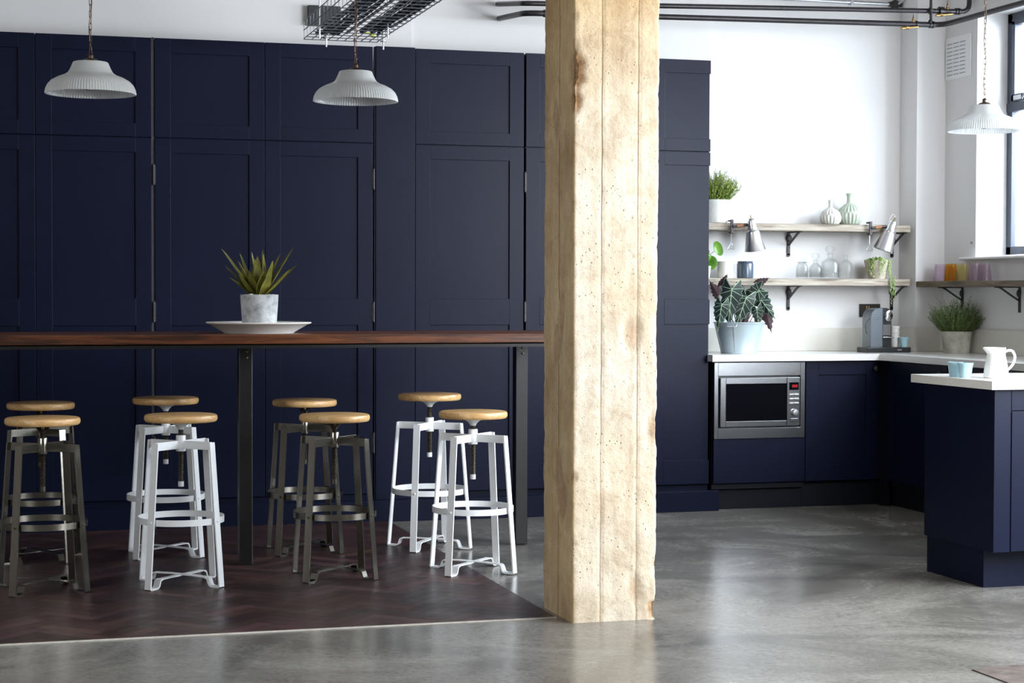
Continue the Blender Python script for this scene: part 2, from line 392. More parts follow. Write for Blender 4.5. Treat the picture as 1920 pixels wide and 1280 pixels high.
# outside: neighbouring brick building
nb = thing('brick_building', 'pale brick building with a slate roof seen through the kitchen window', 'building', (11.0, 18.0, -3))
MB().box(5.0, 11.08, 18, 22, -3, 9).build('brick_wall', 'brick', nb, shift=nb.location)
MB().prism([(11.08, -3), (13.6, -3), (13.6, 3.2), (11.08, 1.95)], 1, 18.4, 22).build('slate_roof', 'roof_slate', nb, shift=nb.location)

# parquet inlay, blocks laid in herringbone
def parquet():
    bm = bmesh.new(); lay = bm.loops.layers.float_color.new('block')
    X0, X1, Y0, Y1 = -1.3, 2.172, 6.90, 10.12; L, Wd = .30, .075; g = .0012
    rnd = random.Random(3); c45, s45 = math.cos(PI/4), math.sin(PI/4)
    for r in range(-60, 90):
        for k in range(-60, 60):
            # herringbone: block pairs stepped along the diagonal
            bx = r*Wd+k*2*L*0; 
            for hv in (0, 1):
                ox = k*L*2; 
                if hv == 0: x0, y0, w_, h_ = r*Wd+ox, r*Wd, L, Wd
                else: x0, y0, w_, h_ = r*Wd+ox+L, r*Wd-L+Wd, Wd, L
                q = [(x0+g, y0+g), (x0+w_-g, y0+g), (x0+w_-g, y0+h_-g), (x0+g, y0+h_-g)]
                q = [(x*c45-y*s45, x*s45+y*c45+6.2) for x, y in q]
                if max(p[0] for p in q) < X0 or min(p[0] for p in q) > X1 or max(p[1] for p in q) < Y0 or min(p[1] for p in q) > Y1: continue
                def clip(q, ax, lim, keep):
                    out = []
                    for i in range(len(q)):
                        a, b = q[i], q[(i+1) % len(q)]; ina = (a[ax]-lim)*keep >= 0; inb = (b[ax]-lim)*keep >= 0
                        if ina: out.append(a)
                        if ina != inb:
                            tt = (lim-a[ax])/(b[ax]-a[ax]); out.append(tuple(a[j]+(b[j]-a[j])*tt for j in (0, 1)))
                    return out
                for ax, lim, keep in ((0, X0, 1), (0, X1, -1), (1, Y0, 1), (1, Y1, -1)):
                    if q: q = clip(q, ax, lim, keep)
                if len(q) < 3: continue
                f = bm.faces.new([bm.verts.new((x, y, .004)) for x, y in q])
                s = rnd.choice((.6, .75, .85, 1, 1.1, 1.45)); c = (.046*s, (.020+rnd.random()*.006)*s, (.018+rnd.random()*.008)*s, 1)
                for lp in f.loops: lp[lay] = c
    me = bpy.data.meshes.new('floor'); bm.to_mesh(me); bm.free(); me.materials.append(MATS['parquet'])
    o = bpy.data.objects.new('floor', me); COL.objects.link(o); o['kind'] = 'structure'; return o
parquet()
struct('floor', MB().box(-1.3, 2.172, 6.90, 10.12, .0, .0025), 'navy_dark')
struct('trim_1', MB().box(-1.3, 2.174, 6.888, 6.90, 0, .0045), 'grout')
f = MB(); f.prism([(3.27, 5.0), (4.4, 5.0), (4.4, 5.62), (3.55, 5.56), (3.42, 5.575), (3.26, 5.55)], 2, 0, .004); struct('trim_2', f, 'slab_brick')

# ------------------------------------------------------------------ concrete pillar
def pillar():
    x0, x1, y0, y1 = 2.198, 2.553, 6.766, 7.158; bm = bmesh.new(); lay = bm.verts.layers.float_color.new('chip')
    nz = 380; loop = []
    step = .0085
    def edge(a, b):
        n = max(1, round((Vector(b)-Vector(a)).length/step)); return [tuple(a[j]+(b[j]-a[j])*i/n for j in (0, 1)) for i in range(n)]
    loop = edge((x0, y0), (x1, y0))+edge((x1, y0), (x1, y1))+edge((x1, y1), (x0, y1))+edge((x0, y1), (x0, y0))
    cx, cyy = (x0+x1)/2, (y0+y1)/2; rings = []
    joints = (x0+.1185, x0+.270)
    for iz in range(nz+1):
        z = 3.6*iz/nz; ring = []
        for x, y in loop:
            p = Vector((x, y, z)); nrm = Vector(((x-cx)/(x1-x0)*2, (y-cyy)/(y1-y0)*2, 0)); ax = abs(nrm.x); ay = abs(nrm.y)
            # how close to an arris
            e = min(abs(x-x0), abs(x-x1))+min(abs(y-y0), abs(y-y1)); near_l = (x-x0)+(y-y0)
            rough = noise.noise(p*9)*.0014+noise.noise(p*28)*.0010
            d = rough; chip = 0
            dist = min(abs(x-a)+abs(y-b) for a in (x0, x1) for b in (y0, y1))
            k = noise.noise(Vector((x*2+5, y*2, z*5)))+.5*noise.noise(Vector((x*3, y*3+9, z*17)))
            reach = .004+max(0, k)*.018+max(0, noise.noise(Vector((x*9+3, y*9, z*38))))*.012
            if z < .1: reach += .008
            if abs(x-x0)+abs(y-y0) == dist and True: reach += max(0, min(.045, .060*math.exp(-((z-2.16)/.13)**2)+.045*math.exp(-((z-2.86)/.10)**2)+.030*math.exp(-((z-.57)/.03)**2)+.03*noise.noise(Vector((1, 2, z*14)))-.008))
            if abs(x-x1)+abs(y-y0) == dist and (.0 < z < .075): reach += .022
            
            if dist < reach:
                u = 1-dist/reach; d -= u*reach*.34; chip = min(1, max(0, (reach-.018)*50))*min(1, u*3)
            for j in joints:
                if y == y0 and abs(x-j) < .0044: d -= .0025
            if x == x0 and abs(y-(y0+.19)) < .005: d -= .003; chip = max(chip, .35)
            # flaking patches on the broad face
            fl = noise.noise(Vector((x*7, y*7+3, z*3.2)))
            if fl > .42: d -= min(.006, (fl-.42)*.05); chip = max(chip, min(.55, (fl-.47)*5))
            out = Vector((1 if ax >= .999 and x > cx else -1 if ax >= .999 else 0, 1 if ay >= .999 and y > cyy else -1 if ay >= .999 else 0, 0))
            if out.length == 0: out = nrm
            if out.length > 0: out.normalize()
            flare = .006*max(0, 1-z/.06)*0
            q = p+out*d; v = bm.verts.new((q.x+(.0 if x < cx else (z-1.3)*.003), q.y, q.z)); v[lay] = (chip, chip, chip, 1); ring.append(v)
        rings.append(ring)
    n = len(loop)
    for a, b in zip(rings, rings[1:]):
        for k in range(n):
            f = bm.faces.new([a[k], a[(k+1) % n], b[(k+1) % n], b[k]]); f.smooth = True
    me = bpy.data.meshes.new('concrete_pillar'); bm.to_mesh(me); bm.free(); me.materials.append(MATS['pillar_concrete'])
    o = bpy.data.objects.new('concrete_pillar', me); COL.objects.link(o)
    tag(o, 'square pale sandy concrete pillar with chipped edges and board marks', 'pillar')
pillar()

# ------------------------------------------------------------------ tall navy cupboards
YF = 10.11
RB, RT = .16, 2.70
def door_mesh(x0, x1, z0, z1, panels, right_stile=True, yf=YF, st=.085, left_stile=True):
    m = MB(); d = .022; rec = .010
    m.box(x0, x1-(0 if right_stile else .004), yf+rec, yf+d, z0, z1)                    # panel sheet
    xl = x0+st if left_stile else x0; xr = x1-st if right_stile else x1
    if left_stile: m.box(x0, xl, yf, yf+rec+.001, z0, z1, .0012)
    if right_stile: m.box(xr, x1, yf, yf+rec+.001, z0, z1, .0012)
    zs = sorted(panels); cur = z0
    for a, b in zs+[(z1, z1)]:
        if a > cur: m.box(xl, xr, yf, yf+rec+.001, cur, a, .0012)
        cur = b
    return m
def hinge(parent, x, z0, z1, shift, side=1):
    m = MB(); m.tube([(x, YF-.004, z0), (x, YF-.004, z1)], .0055, 10); m.box(x, x+side*.010, YF-.003, YF+.004, z0+.002, z1-.002, .001)
    m.ball((x, YF-.004, z0-.001), .006); m.ball((x, YF-.004, z1+.001), .006)
    m.build('hinge', 'iron', parent, shift=shift)
def cupboard(x0, x1, label, doors, hinges=(), last=False):
    root = thing('tall_cupboard', label, 'cupboard', ((x0+x1)/2, YF, 0), 0, 'navy fitted cupboards along the back wall'); S = root.location
    c = MB(); c.box(x0+.001, x1-.001, YF+.024, WY-.04, .12, 2.695)
    c.build('carcass', 'navy', root, shift=S)
    c = MB(); c.box(x0, x1+(.045 if last else 0), YF-.045, WY-.05, 0, .122, .002); c.build('plinth', 'navy', root, shift=S)
    for (a, b) in doors:
        rs = not (last and b == x1)
        lo = door_mesh(a+.002, b-.002, .160, 2.149, [(.305, 1.12), (1.27, 2.07)], rs).build('door', 'navy', root, shift=S)
        door_mesh(a+.002, b-.002, 2.155, 2.698, [(2.229, 2.618)], rs).build('door', 'navy', root, shift=S)
        for (hx, side) in hinges:
            if min(abs(hx-a), abs(hx-b)) < .02:
                for z0, z1 in ((1.895, 2.003), (1.141, 1.250), (.394, .503)): hinge(lo, hx, z0, z1, S, side)
    return root
cupboard(-1.015, -.39, 'navy fitted cupboard cut off by the picture edge, first of the run', [(-1.015, -.39)])
cupboard(-.39, .850, 'navy double cupboard behind the bar stools farthest from the pillar', [(-.39, .2315), (.2315, .850)])
cB = cupboard(.866, 2.088, 'navy double cupboard behind the potted succulent and plate, black hinges at both sides', [(.866, 1.473), (1.473, 2.088)], [(.860, 1), (2.0915, -1)])
f = MB(); f.box(.8505, .8655, YF-.044, YF+.03, 0, .121); f.box(.8500, .8655, YF+.012, YF+.03, .122, 2.702)
tag(f.build('gap_strip', 'gap_edge_lit'), 'slim strip between the two double cupboards, greyed to look like a lit edge', 'gap strip')
f = MB(); f.box(2.089, 2.3335, YF-.045, YF+.02, 0, .122, .002); f.box(2.104, 2.3325, YF, YF+.03, .122, 2.703, .0015); f.box(2.0955, 2.1035, YF+.006, YF+.03, .122, 2.70)
tag(f.build('infill_board', 'navy'), 'plain narrow navy panel between two cupboards, behind the second pendant lamp', 'infill board')
cupboard(2.334, 2.984, 'navy single cupboard behind the white bar stools, next to the plain panel', [(2.334, 2.982)])
cupboard(2.992, 3.765, 'navy cupboard mostly hidden behind the concrete pillar', [(2.992, 3.765)], [(2.9875, 1)])
cupboard(3.769, 4.149, 'narrow navy cupboard at the end of the run beside the white shelves', [(3.769, 4.149)], last=True)
# ------------------------------------------------------------------ kitchen base units
YB, XB = 10.08, 5.285                       # door planes of the two runs
def knob(parent, x, y, z, d, shift):
    m = MB(); q = Vector(d).to_track_quat('Z', 'Y').to_matrix().to_4x4(); M = Matrix.Translation((x, y, z)) @ q
    m.lathe([(.006, 0), (.006, .012), (.014, .016), (.017, .022), (.014, .029), (.001, .032)], seg=16, M=M); m.build('knob', 'iron', parent, shift=shift)
mu = thing('base_cabinet', 'navy base cabinet housing the steel microwave under the white worktop', 'cabinet', (4.46, YB, 0)); S = mu.location
MB().box(4.160, 4.765, YB+.022, WY-.05, .126, .428).box(4.160, 4.765, YB+.26, WY-.05, .43, .894).box(4.160, 4.185, YB+.022, YB+.258, .43, .894).box(4.738, 4.765, YB+.022, YB+.258, .43, .894).build('carcass', 'navy_dark', mu, shift=S)
MB().box(4.164, 4.764, YB, YB+.02, .162, .428, .0015).build('drawer_front', 'navy', mu, shift=S)
MB().box(4.200, 4.768, YB+.055, YB+.075, 0, .158).build('plinth', 'navy_dark', mu, shift=S)
bc = thing('base_cabinet', 'navy base cabinet with one panelled door between the microwave and the corner', 'cabinet', (5.0, YB, 0)); S = bc.location
MB().box(4.768, 5.275, YB+.022, WY-.05, .162, .894).box(5.262, 5.283, YB+.004, YB+.03, .16, .89).box(5.276, 5.306, 10.023, 10.105, 0, .894).build('carcass', 'navy_dark', bc, shift=S)
d = door_mesh(4.768, 5.258, .162, .890, [(.256, .810)], yf=YB).build('door', 'navy', bc, shift=S); knob(d, 5.226, YB, .846, (0, -1, 0), S)
MB().box(4.770, 5.345, YB+.055, YB+.075, 0, .158).build('plinth', 'navy_dark', bc, shift=S)
def side_door(y0, y1, z0, z1, pans):
    m = MB(); d = .022; rec = .010; st = .078; x = XB
    m.box(x+rec, x+d, y0, y1, z0, z1); m.box(x, x+rec+.001, y0, y0+st, z0, z1, .001); m.box(x, x+rec+.001, y1-st, y1, z0, z1, .001); cur = z0
    for a, b in pans+[(z1, z1)]:
        if a > cur: m.box(x, x+rec+.001, y0+st, y1-st, cur, a, .001)
        cur = b
    return m
for y0, y1, lab in ((9.30, 10.02, 'navy base cabinet in the corner under the side window run, half hidden by the island'), (8.86, 9.295, 'navy base cabinet under the side worktop, glimpsed above the two blue cups')):
    r_ = thing('base_cabinet', lab, 'cabinet', (XB, (y0+y1)/2, 0)); S = r_.location
    MB().box(XB+.024, WX-.02, y0, y1, .12, .894).build('carcass', 'navy_dark', r_, shift=S)
    d = side_door(y0+.002, y1-.002, .162, .890, [(.256, .810)]).build('door', 'navy', r_, shift=S)
    if y0 > 9.2: knob(d, XB, y0+.05, .845, (-1, 0, 0), S)
    MB().box(XB+.065, XB+.085, y0, y1+(.12 if y0 > 9.2 else 0), 0, .158).build('plinth', 'navy_dark', r_, shift=S)
ov = thing('oven', 'stainless steel oven front behind the white jug', 'oven', (XB, 8.5, 0)); S = ov.location
MB().box(XB+.024, WX-.02, 8.26, 8.856, .12, .894).build('body', 'dark_plastic', ov, shift=S)
MB().box(XB-.002, XB+.024, 8.262, 8.854, .76, .89, .003).build('control_panel', 'stainless', ov, shift=S)
MB().box(XB-.002, XB+.024, 8.262, 8.854, .16, .755, .003).build('door', 'black_glass', ov, shift=S)
m_ = MB(); m_.tube([(XB-.045, 8.31, .70), (XB-.045, 8.81, .70)], .011, 12); m_.tube([(XB, 8.34, .70), (XB-.045, 8.34, .70)], .007); m_.tube([(XB, 8.78, .70), (XB-.045, 8.78, .70)], .007); m_.build('handle', 'stainless', ov, shift=S)
for yy in (8.80, 8.70): MB().lathe([(.016, 0), (.018, .004), (.016, .03), (.001, .032)], seg=18, M=Matrix.Translation((XB-.002, yy, .835)) @ Matrix.Rotation(-PI/2, 4, 'Y')).build('knob', 'aluminium', ov, shift=S)
# worktop, L shaped
m_ = MB(); m_.prism([(4.139, 10.04), (5.243, 10.04), (5.243, 8.2), (WX, 8.2), (WX, PY-.002), (5.697, PY-.002), (5.697, WY-.002), (4.139, WY-.002)], 2, .8975, .937)
tag(m_.build('worktop', 'quartz'), 'white stone L-shaped worktop against the wall, carrying the bucket and coffee machine', 'worktop')
us = thing('upstand', 'pale cream stone upstand running along the wall behind the worktop', 'upstand', (5.2, WY, .937)); S = us.location
m_ = MB(); m_.box(4.15, 5.683, WY-.018, WY-.002, .938, 1.087, .001).box(5.683, 5.698, PY-.002, WY-.002, .938, 1.087, .001); m_.build('panel', 'upstand', us, shift=S)
m_ = MB(); m_.box(5.683, WX-.003, PY-.018, PY-.003, .938, 1.087, .001).box(WX-.018, WX-.002, 8.2, PY-.019, .938, 1.087, .001); m_.build('panel', 'upstand', us, shift=S)
# microwave
mw = thing('microwave', 'built-in stainless microwave with a red digital display under the worktop', 'microwave', (4.46, YB, .66)); S = mw.location
y = YB
m_ = MB(); X0, X1, Z0, Z1 = 4.164, 4.758, .431, .890; a0, a1, b0, b1 = 4.190, 4.728, .494, .810
m_.box(X0, a0, y-.008, y+.02, Z0, Z1, .0015).box(a1, X1, y-.008, y+.02, Z0, Z1, .0015).box(a0, a1, y-.008, y+.02, Z0, b0, .0015).box(a0, a1, y-.008, y+.02, b1, Z1, .0015)
m_.build('surround', 'stainless', mw, shift=S)
MB().box(a0, a1, y+.012, y+.2, b0, b1).build('body', 'dark_plastic', mw, shift=S)
m_ = MB(); dx0, dx1, dz0, dz1 = a0+.009, 4.632, b0+.009, b1-.012
for q in ((dx0, dx0+.036, dz0, dz1), (dx0+.036, dx1, dz0, dz0+.034), (dx0+.036, dx1, dz1-.037, dz1)): m_.box(q[0], q[1], y-.020, y+.012, q[2], q[3], .002)
dr = m_.build('door', 'stainless', mw, shift=S)
MB().box(dx0+.034, dx1, y-.015, y+.01, dz0+.033, dz1-.036).build('window', 'black_glass', dr, shift=S)
cp = MB().box(4.634, a1-.009, y-.020, y+.012, dz0, dz1, .002).build('control_panel', 'stainless', mw, shift=S)
ds = MB().box(4.648, 4.710, y-.0225, y-.018, .722, .768).build('display', 'black_glass', cp, shift=S)
m_ = MB()
for k in range(3):
    cx = 4.671+k*.0125; w_, h_ = .008, .014; zc = .745
    for (u0, u1, v0, v1) in ((-.5, .5, .9, 1.1), (-.5, .5, -1.1, -.9), (-.6, -.4, -1, 1), (.4, .6, -1, 1)): m_.box(cx+u0*w_*.8, cx+u1*w_*.8, y-.0235, y-.0224, zc+v0*h_/2, zc+v1*h_/2)
m_.build('digits', 'led_red', ds, shift=S)
for r in range(3):
    for k in range(2):
        MB().box(4.648+k*.032, 4.678+k*.032, y-.0255, y-.019, .688-r*.0262, .6985-r*.0262, .002).build('button', 'aluminium', cp, shift=S)
    MB().box(4.653, 4.700, y-.0212, y-.0195, .7015-r*.0262, .7055-r*.0262).build('legend', 'legend_grey', cp, shift=S)
MB().lathe([(.021, 0), (.020, .016), (.017, .020), (.001, .021)], seg=28, M=Matrix.Translation((4.684, y-.020, .585)) @ Matrix.Rotation(PI/2, 4, 'X')).build('dial', 'aluminium', cp, shift=S)
MB().box(4.654, 4.706, y-.023, y-.019, .527, .549, .002).build('open_button', 'stainless', cp, shift=S)

# ------------------------------------------------------------------ island
ix, iy = 4.205, 6.985
isl = thing('island_cabinet', 'navy kitchen island cabinet with shaker drawers and a recessed plinth', 'cabinet', (ix, iy, 0)); S = isl.location
MB().box(ix, 6.0-.13, iy+.022, 7.60, .173, .887, .001).build('carcass', 'navy', isl, shift=S)
MB().box(ix+.025, 5.84, iy+.125, 7.615, 0, .173).build('plinth', 'navy', isl, shift=S)
def front(x0, x1, z0, z1):
    return door_mesh(x0, x1, z0, z1, [(z0+.085, z1-.05)] if z1-z0 > .3 else [], yf=iy, st=.078)
m_ = MB(); m_.box(ix, ix+.082, iy+.004, iy+.022, .173, .887, .001); m_.build('end_stile', 'navy', isl, shift=S)
MB().box(ix+.084, ix+.68, iy+.004, iy+.022, .795, .885, .001).build('drawer_front', 'navy', isl, shift=S)
front(ix+.084, ix+.68, .176, .790).build('door', 'navy', isl, shift=S)
MB().box(ix+.684, ix+1.28, iy+.004, iy+.022, .795, .885, .001).build('drawer_front', 'navy', isl, shift=S)
front(ix+.684, ix+1.28, .176, .790).build('door', 'navy', isl, shift=S)
tag(MB().box(4.170, 5.88, 6.953, 7.675, .888, .926, .0015).build('island_worktop', 'quartz'), 'white stone slab top of the kitchen island with the jug standing on it', 'worktop')

# ------------------------------------------------------------------ bar table
TY0, TY1, TZ = 8.42, 9.20, 1.107
tb = thing('bar_table', 'long high table with a dark stained plank top on black steel legs', 'table', (1.0, 8.8, 0)); S = tb.location
m_ = MB(); n = 5; wd = (TY1-TY0)/n
for k in range(n): m_.box(-1.6, 2.80, TY0+k*wd+.0008, TY0+(k+1)*wd-.0008, TZ-.044, TZ, .0035)
m_.build('tabletop', 'table_wood', tb, shift=S)
m_ = MB()
m_.box(-1.58, 2.78, TY0+.012, TY0+.017, TZ-.064, TZ-.044).box(-1.58, 2.78, TY0+.012, TY0+.06, TZ-.049, TZ-.0445).box(-1.58, 2.78, TY1-.017, TY1-.012, TZ-.064, TZ-.044).box(-1.58, 2.78, TY1-.06, TY1-.012, TZ-.049, TZ-.0445)
for xx in (-1.2, 1.163, 2.63): m_.box(xx-.03, xx+.03, TY0+.018, TY1-.018, TZ-.064, TZ-.045)
m_.build('frame', 'frame_steel', tb, shift=S)
for (lx, ly) in ((1.130, 8.612), (2.600, 8.953), (-1.25, 8.953)):
    lg = MB().box(lx, lx+.064, ly, ly+.064, 0.004, TZ-.063, .003).build('leg', 'frame_steel', tb, shift=S)
    m_ = MB()
    for zz in (TZ-.085, TZ-.115): m_.lathe([(.0065, 0), (.0065, .003), (.003, .005), (.0005, .005)], seg=12, M=Matrix.Translation((lx+.036, ly, zz)) @ Matrix.Rotation(PI/2, 4, 'X'))
    m_.build('bolt', 'bronze', lg, shift=S)
# plate, pot, succulent
PX, PYY = 1.245, 8.76
pl = MB(); pl.lathe([(.001, .004), (.160, .004), (.163, 0), (.168, 0), (.172, .005), (.232, .040), (.252, .047), (.2545, .051), (.251, .054), (.22, .048), (.165, .018), (.001, .014)], seg=72)
tag(pl.build('serving_plate', 'porcelain', loc=(PX, PYY, TZ)), 'wide off-white plate on the high table under the succulent', 'plate')
def pot_mesh(r0, r1, h, wall=.008, rim=0, seg=48, soil=.85):
    m = MB(); m.lathe([(.001, 0), (r0*.96, 0), (r0, .004), (r1, h-.003), (r1-.002, h), (r1-wall+.002, h), (r1-wall, h-.003), (r1-wall-.002, h*soil), (.001, h*soil)], seg=seg)
    return m
sp = thing('potted_succulent', 'spiky green succulent in a round grey concrete pot on the plate', 'plant', (PX+.006, PYY+.02, TZ+.0185))
pot_mesh(.082, .0925, .168, .007).build('pot', 'pot_concrete', sp)
MB().lathe([(.084, .145), (.04, .152), (.001, .153)], seg=24).build('soil', 'soil', sp)
m_ = MB()
for k in range(9):
    a = k*.7+.4; m_.ball((.066*math.cos(a), .066*math.sin(a), .160), .014 if k != 5 else .018, 10, 6, .7)
m_.build('pebbles', 'pebble', sp)
def blade(m, base, az, tilt, L, wmax, curl=.25, n=9, fold=.35):
    rings = []; p = Vector(base); d0 = Vector((math.cos(az)*math.sin(tilt), math.sin(az)*math.sin(tilt), math.cos(tilt))); side = Vector((-math.sin(az), math.cos(az), 0))
    for i in range(n+1):
        u = i/n; tl = tilt+curl*(u-.4); d = Vector((math.cos(az)*math.sin(tl), math.sin(az)*math.sin(tl), math.cos(tl)))
        nn = side.cross(d).normalized(); w = wmax*(.55+.45*math.sin(min(1, u*1.9)*PI/2))*(1-u**2.6)*.5+.0006
        q = [p-side*w+nn*w*fold, p+nn*.0, p+side*w+nn*w*fold, p-nn*min(.004, w*.4)]
        rings.append([m.bm.verts.new(x) for x in q]); p = p+d*L/n
    for a, b in zip(rings, rings[1:]):
        for k in range(4): m.face([a[k], a[(k+1) % 4], b[(k+1) % 4], b[k]])
    m.face(rings[0]); m.face(rings[-1][::-1])
m_ = MB(); rr = random.Random(5)
camdir = math.atan2(-1, -.14)
for k, (saz, tilt, L, wd_) in enumerate([(0, .03, .235, .034), (PI, .12, .22, .030), (.0, .56, .285, .034), (PI, .62, .29, .034), (.25, .40, .23, .034), (PI-.3, .40, .23, .03), (-.5, .36, .19, .042), (PI+.45, .50, .20, .036), (.35, .82, .235, .030), (PI-.2, .80, .22, .030), (-.25, .80, .20, .030), (PI+.2, .92, .165, .026), (-1.5, .20, .085, .036), (-1.2, .48, .15, .036), (-2.1, .48, .15, .036), (1.4, .28, .22, .034), (1.9, .45, .21, .034), (1.1, .55, .21, .034), (-.9, .62, .17, .034), (PI+.7, .75, .16, .03), (-1.75, .1, .20, .036)]):
    az = saz-.25; wd_ *= 1.65; L *= 1.04
    blade(m_, (.008*math.cos(az), .008*math.sin(az), .148), az, tilt, L, wd_, .12)
m_.build('foliage', 'leaf_agave', sp, angle=60)

# ------------------------------------------------------------------ bar stools
def stool(kind):
    root = bpy.data.objects.new('bar_stool', None); COL.objects.link(root); fr = 'white_steel' if kind == 'white' else 'raw_steel'
    return root, fr
def make_stool(kind, seat_z, scr_bot, loc, rz, label):
    root = thing('bar_stool', label, 'stool', loc, rz, None); fr = 'white_steel' if kind == 'white' else 'raw_steel'
    HT = .640
    m = MB(); R = .161; t = .032; z1 = seat_z
    m.lathe([(.001, z1-t), (R-.008, z1-t), (R-.003, z1-t+.004), (R, z1-t+.010), (R, z1-.010), (R-.003, z1-.003), (R-.010, z1), (.001, z1-.0005)], seg=64); m.build('seat', 'seat_wood', root)
    zt = z1-t
    m = MB(); m.lathe([(.013, zt-.036), (.018, zt-.026), (.030, zt-.014), (.060, zt-.003), (.060, zt)], seg=28); m.build('seat_plate', fr, root)
    m = MB(); prof = [(.0005, scr_bot)]; z = scr_bot; k = 0
    while z < zt-.03: prof.append((.0125 if k % 2 else .0100, z)); z += .0035; k += 1
    m.lathe(prof, seg=14); sc = m.build('screw', 'screw_steel', root)
    MB().lathe([(.0128, scr_bot-.001), (.0132, scr_bot+.006), (.0128, scr_bot+.022)], seg=14).build('screw_end', 'white_steel' if kind == 'white' else 'screw_steel', root)
    MB().lathe([(.0205, HT-.047), (.0215, HT-.045), (.0215, HT+.022), (.0205, HT+.024)], seg=24).build('hub', fr, root)
    for k in range(4):
        a = PI/4+k*PI/2; c, s = math.cos(a), math.sin(a)
        P = [(.172, HT-.002), (.1735, HT-.012), (.224, .010), (.2245, .006), (.221, .0035), (.182, .0035), (.172, .006), (.166, .012), (.158, .034), (.152, .039), (.142, .040)]
        m = MB(); m.strip([(r*c, r*s, z) for r, z in P], (-s, c, 0), .034, .0065); m.build('leg', fr, root)
        # rivet where the ring is fixed
        q = Matrix.Translation((.2045*c, .2045*s, .292)) @ Matrix.Rotation(a, 4, 'Z') @ Matrix.Rotation(PI/2, 4, 'Y')
        MB().lathe([(.0055, -.004), (.0055, .002), (.003, .004), (.0004, .0042)], seg=10, M=q).build('rivet', 'screw_steel' if kind != 'white' else fr, root)
    for k in range(2):
        a = PI/4+k*PI/2; c, s = math.cos(a), math.sin(a)
        Mx = Matrix.Rotation(a, 4, 'Z')
        m = MB()
        for sg in (-1, 1): m.box(.020 if sg > 0 else -.171, .171 if sg > 0 else -.020, -.003, .003, HT-.036, HT, .001, M=Mx)
        m.build('top_bar', fr, root)
        m = MB(); zc = .0405+.0*k; m.strip([(-.146*c, -.146*s, .0405), (-.07*c, -.07*s, zc+k*.003), (.07*c, .07*s, zc+k*.003), (.146*c, .146*s, .0405)], (-s, c, 0), .030, .004); m.build('cross_brace', fr, root)
    ri = .1905; m = MB(); m.lathe([(ri, .278), (ri, .306), (ri-.004, .306), (ri-.004, .278), (ri, .278)], seg=72, cap0=False, cap1=False); m.build('foot_ring', fr, root)
    return root
R10 = math.radians(10)
make_stool('dark', .753, .429, (.212, 8.13, .004), math.radians(9), 'raw steel bar stool on the near side, standing alone at the end away from pillar')
make_stool('dark', .764, .45, (.228, 9.06, .004), math.radians(-12), 'raw steel bar stool on the far side, overlapped by the nearer one away from pillar')
make_stool('white', .757, .436, (.808, 8.13, .004), 0, 'white-framed bar stool on the near side, between the raw steel stool and the table leg')
make_stool('white', .781, .452, (.826, 9.055, .004), 0, 'white-framed bar stool on the far side, behind the white one by the table leg')
make_stool('dark', .745, .426, (1.504, 8.15, .004), 0, 'raw steel bar stool on the near side, between the table leg and a white stool')
make_stool('dark', .764, .44, (1.509, 9.0, .004), 0, 'raw steel bar stool on the far side, beside the middle table leg')
make_stool('white', .748, .430, (2.162, 8.163, .004), 0, 'white-framed bar stool on the near side, standing next to the concrete pillar')
make_stool('white', .786, .463, (2.150, 8.985, .004), R10, 'white-framed bar stool with the highest seat, on the far side near the pillar')

# ------------------------------------------------------------------ pendant lamps
def link_mesh(m, c, ln, r, a, w=.010):
    pts = []
    for k in range(14):
        t = 2*PI*k/14; x = w/2*math.cos(t); z = (ln/2-w/2)*(1 if math.sin(t) > 0 else -1)+w/2*math.sin(t)
        pts.append((c[0]+x*math.cos(a), c[1]+x*math.sin(a), c[2]+z))
    m.tube(pts, r, 5, closed=True)
def pendant(loc, label, top):
    root = thing('pendant_lamp', label, 'lamp', loc, 0, 'ribbed glass pendant lamps')
    H = .137; R = .190
    prof = [(R, 0), (R*1.0, .004), (R*.985, .020), (R*.94, .038), (R*.86, .055), (R*.72, .070), (R*.58, .080), (R*.50, .090), (R*.455, .105), (R*.42, .120), (R*.395, .131), (R*.385, H-.002), (R*.36, H), (.022, H+.001)]
    inner = [(max(.018, r-.005), z-.0035 if z > .1 else z+.0005) for r, z in prof][::-1]
    m = MB(); seg = 300
    rib = lambda a, z, r: 1+((.013 if z < .075 else .006) if int(round(a/(2*PI)*seg)) % 3 == 0 else 0)
    m.lathe(prof+inner, seg=seg, rfun=rib, cap0=False, cap1=False)
    rim = [m.bm.verts[i] for i in ()]
    m.build('lamp_shade', 'holophane', root)
    MB().lathe([(.036, H-.001), (.036, H+.004), (.026, H+.012), (.012, H+.016), (.011, H+.028), (.014, H+.030), (.006, H+.036), (.001, H+.036)], seg=24).build('cap', 'bronze', root)
    MB().lathe([(.017, H-.06), (.017, H-.004)], seg=16).build('lamp_holder', 'bronze', root)
    MB().lathe([(.001, H-.125), (.018, H-.12), (.026, H-.10), (.022, H-.078), (.012, H-.06)], seg=20).build('bulb', 'bulb_glass', root)
    m = MB(); z = H+.045; k = 0
    while z < top-loc[2]-.01: link_mesh(m, (0, 0, z), .032, .0016, k*PI/2+.5); z += .0265; k += 1
    m.build('chain', 'bronze', root)
    m = MB(); n = 40; m.tube([(.006*math.cos(i*.9), .006*math.sin(i*.9), H+.03+(top-loc[2]-H-.03)*i/n) for i in range(n+1)], .0022, 5); m.build('cable', 'bronze', root)
    return root
pendant((.414, 7.98, 2.152), 'ribbed glass pendant lamp on a brown chain, the one farthest from the pillar', 3.6)
pendant((1.593, 8.105, 2.170), 'ribbed glass pendant lamp hanging below the wire cable tray', 3.6)
pendant((5.040, 8.505, 2.163), 'glass pendant lamp glowing white against the window reveal', 3.6)
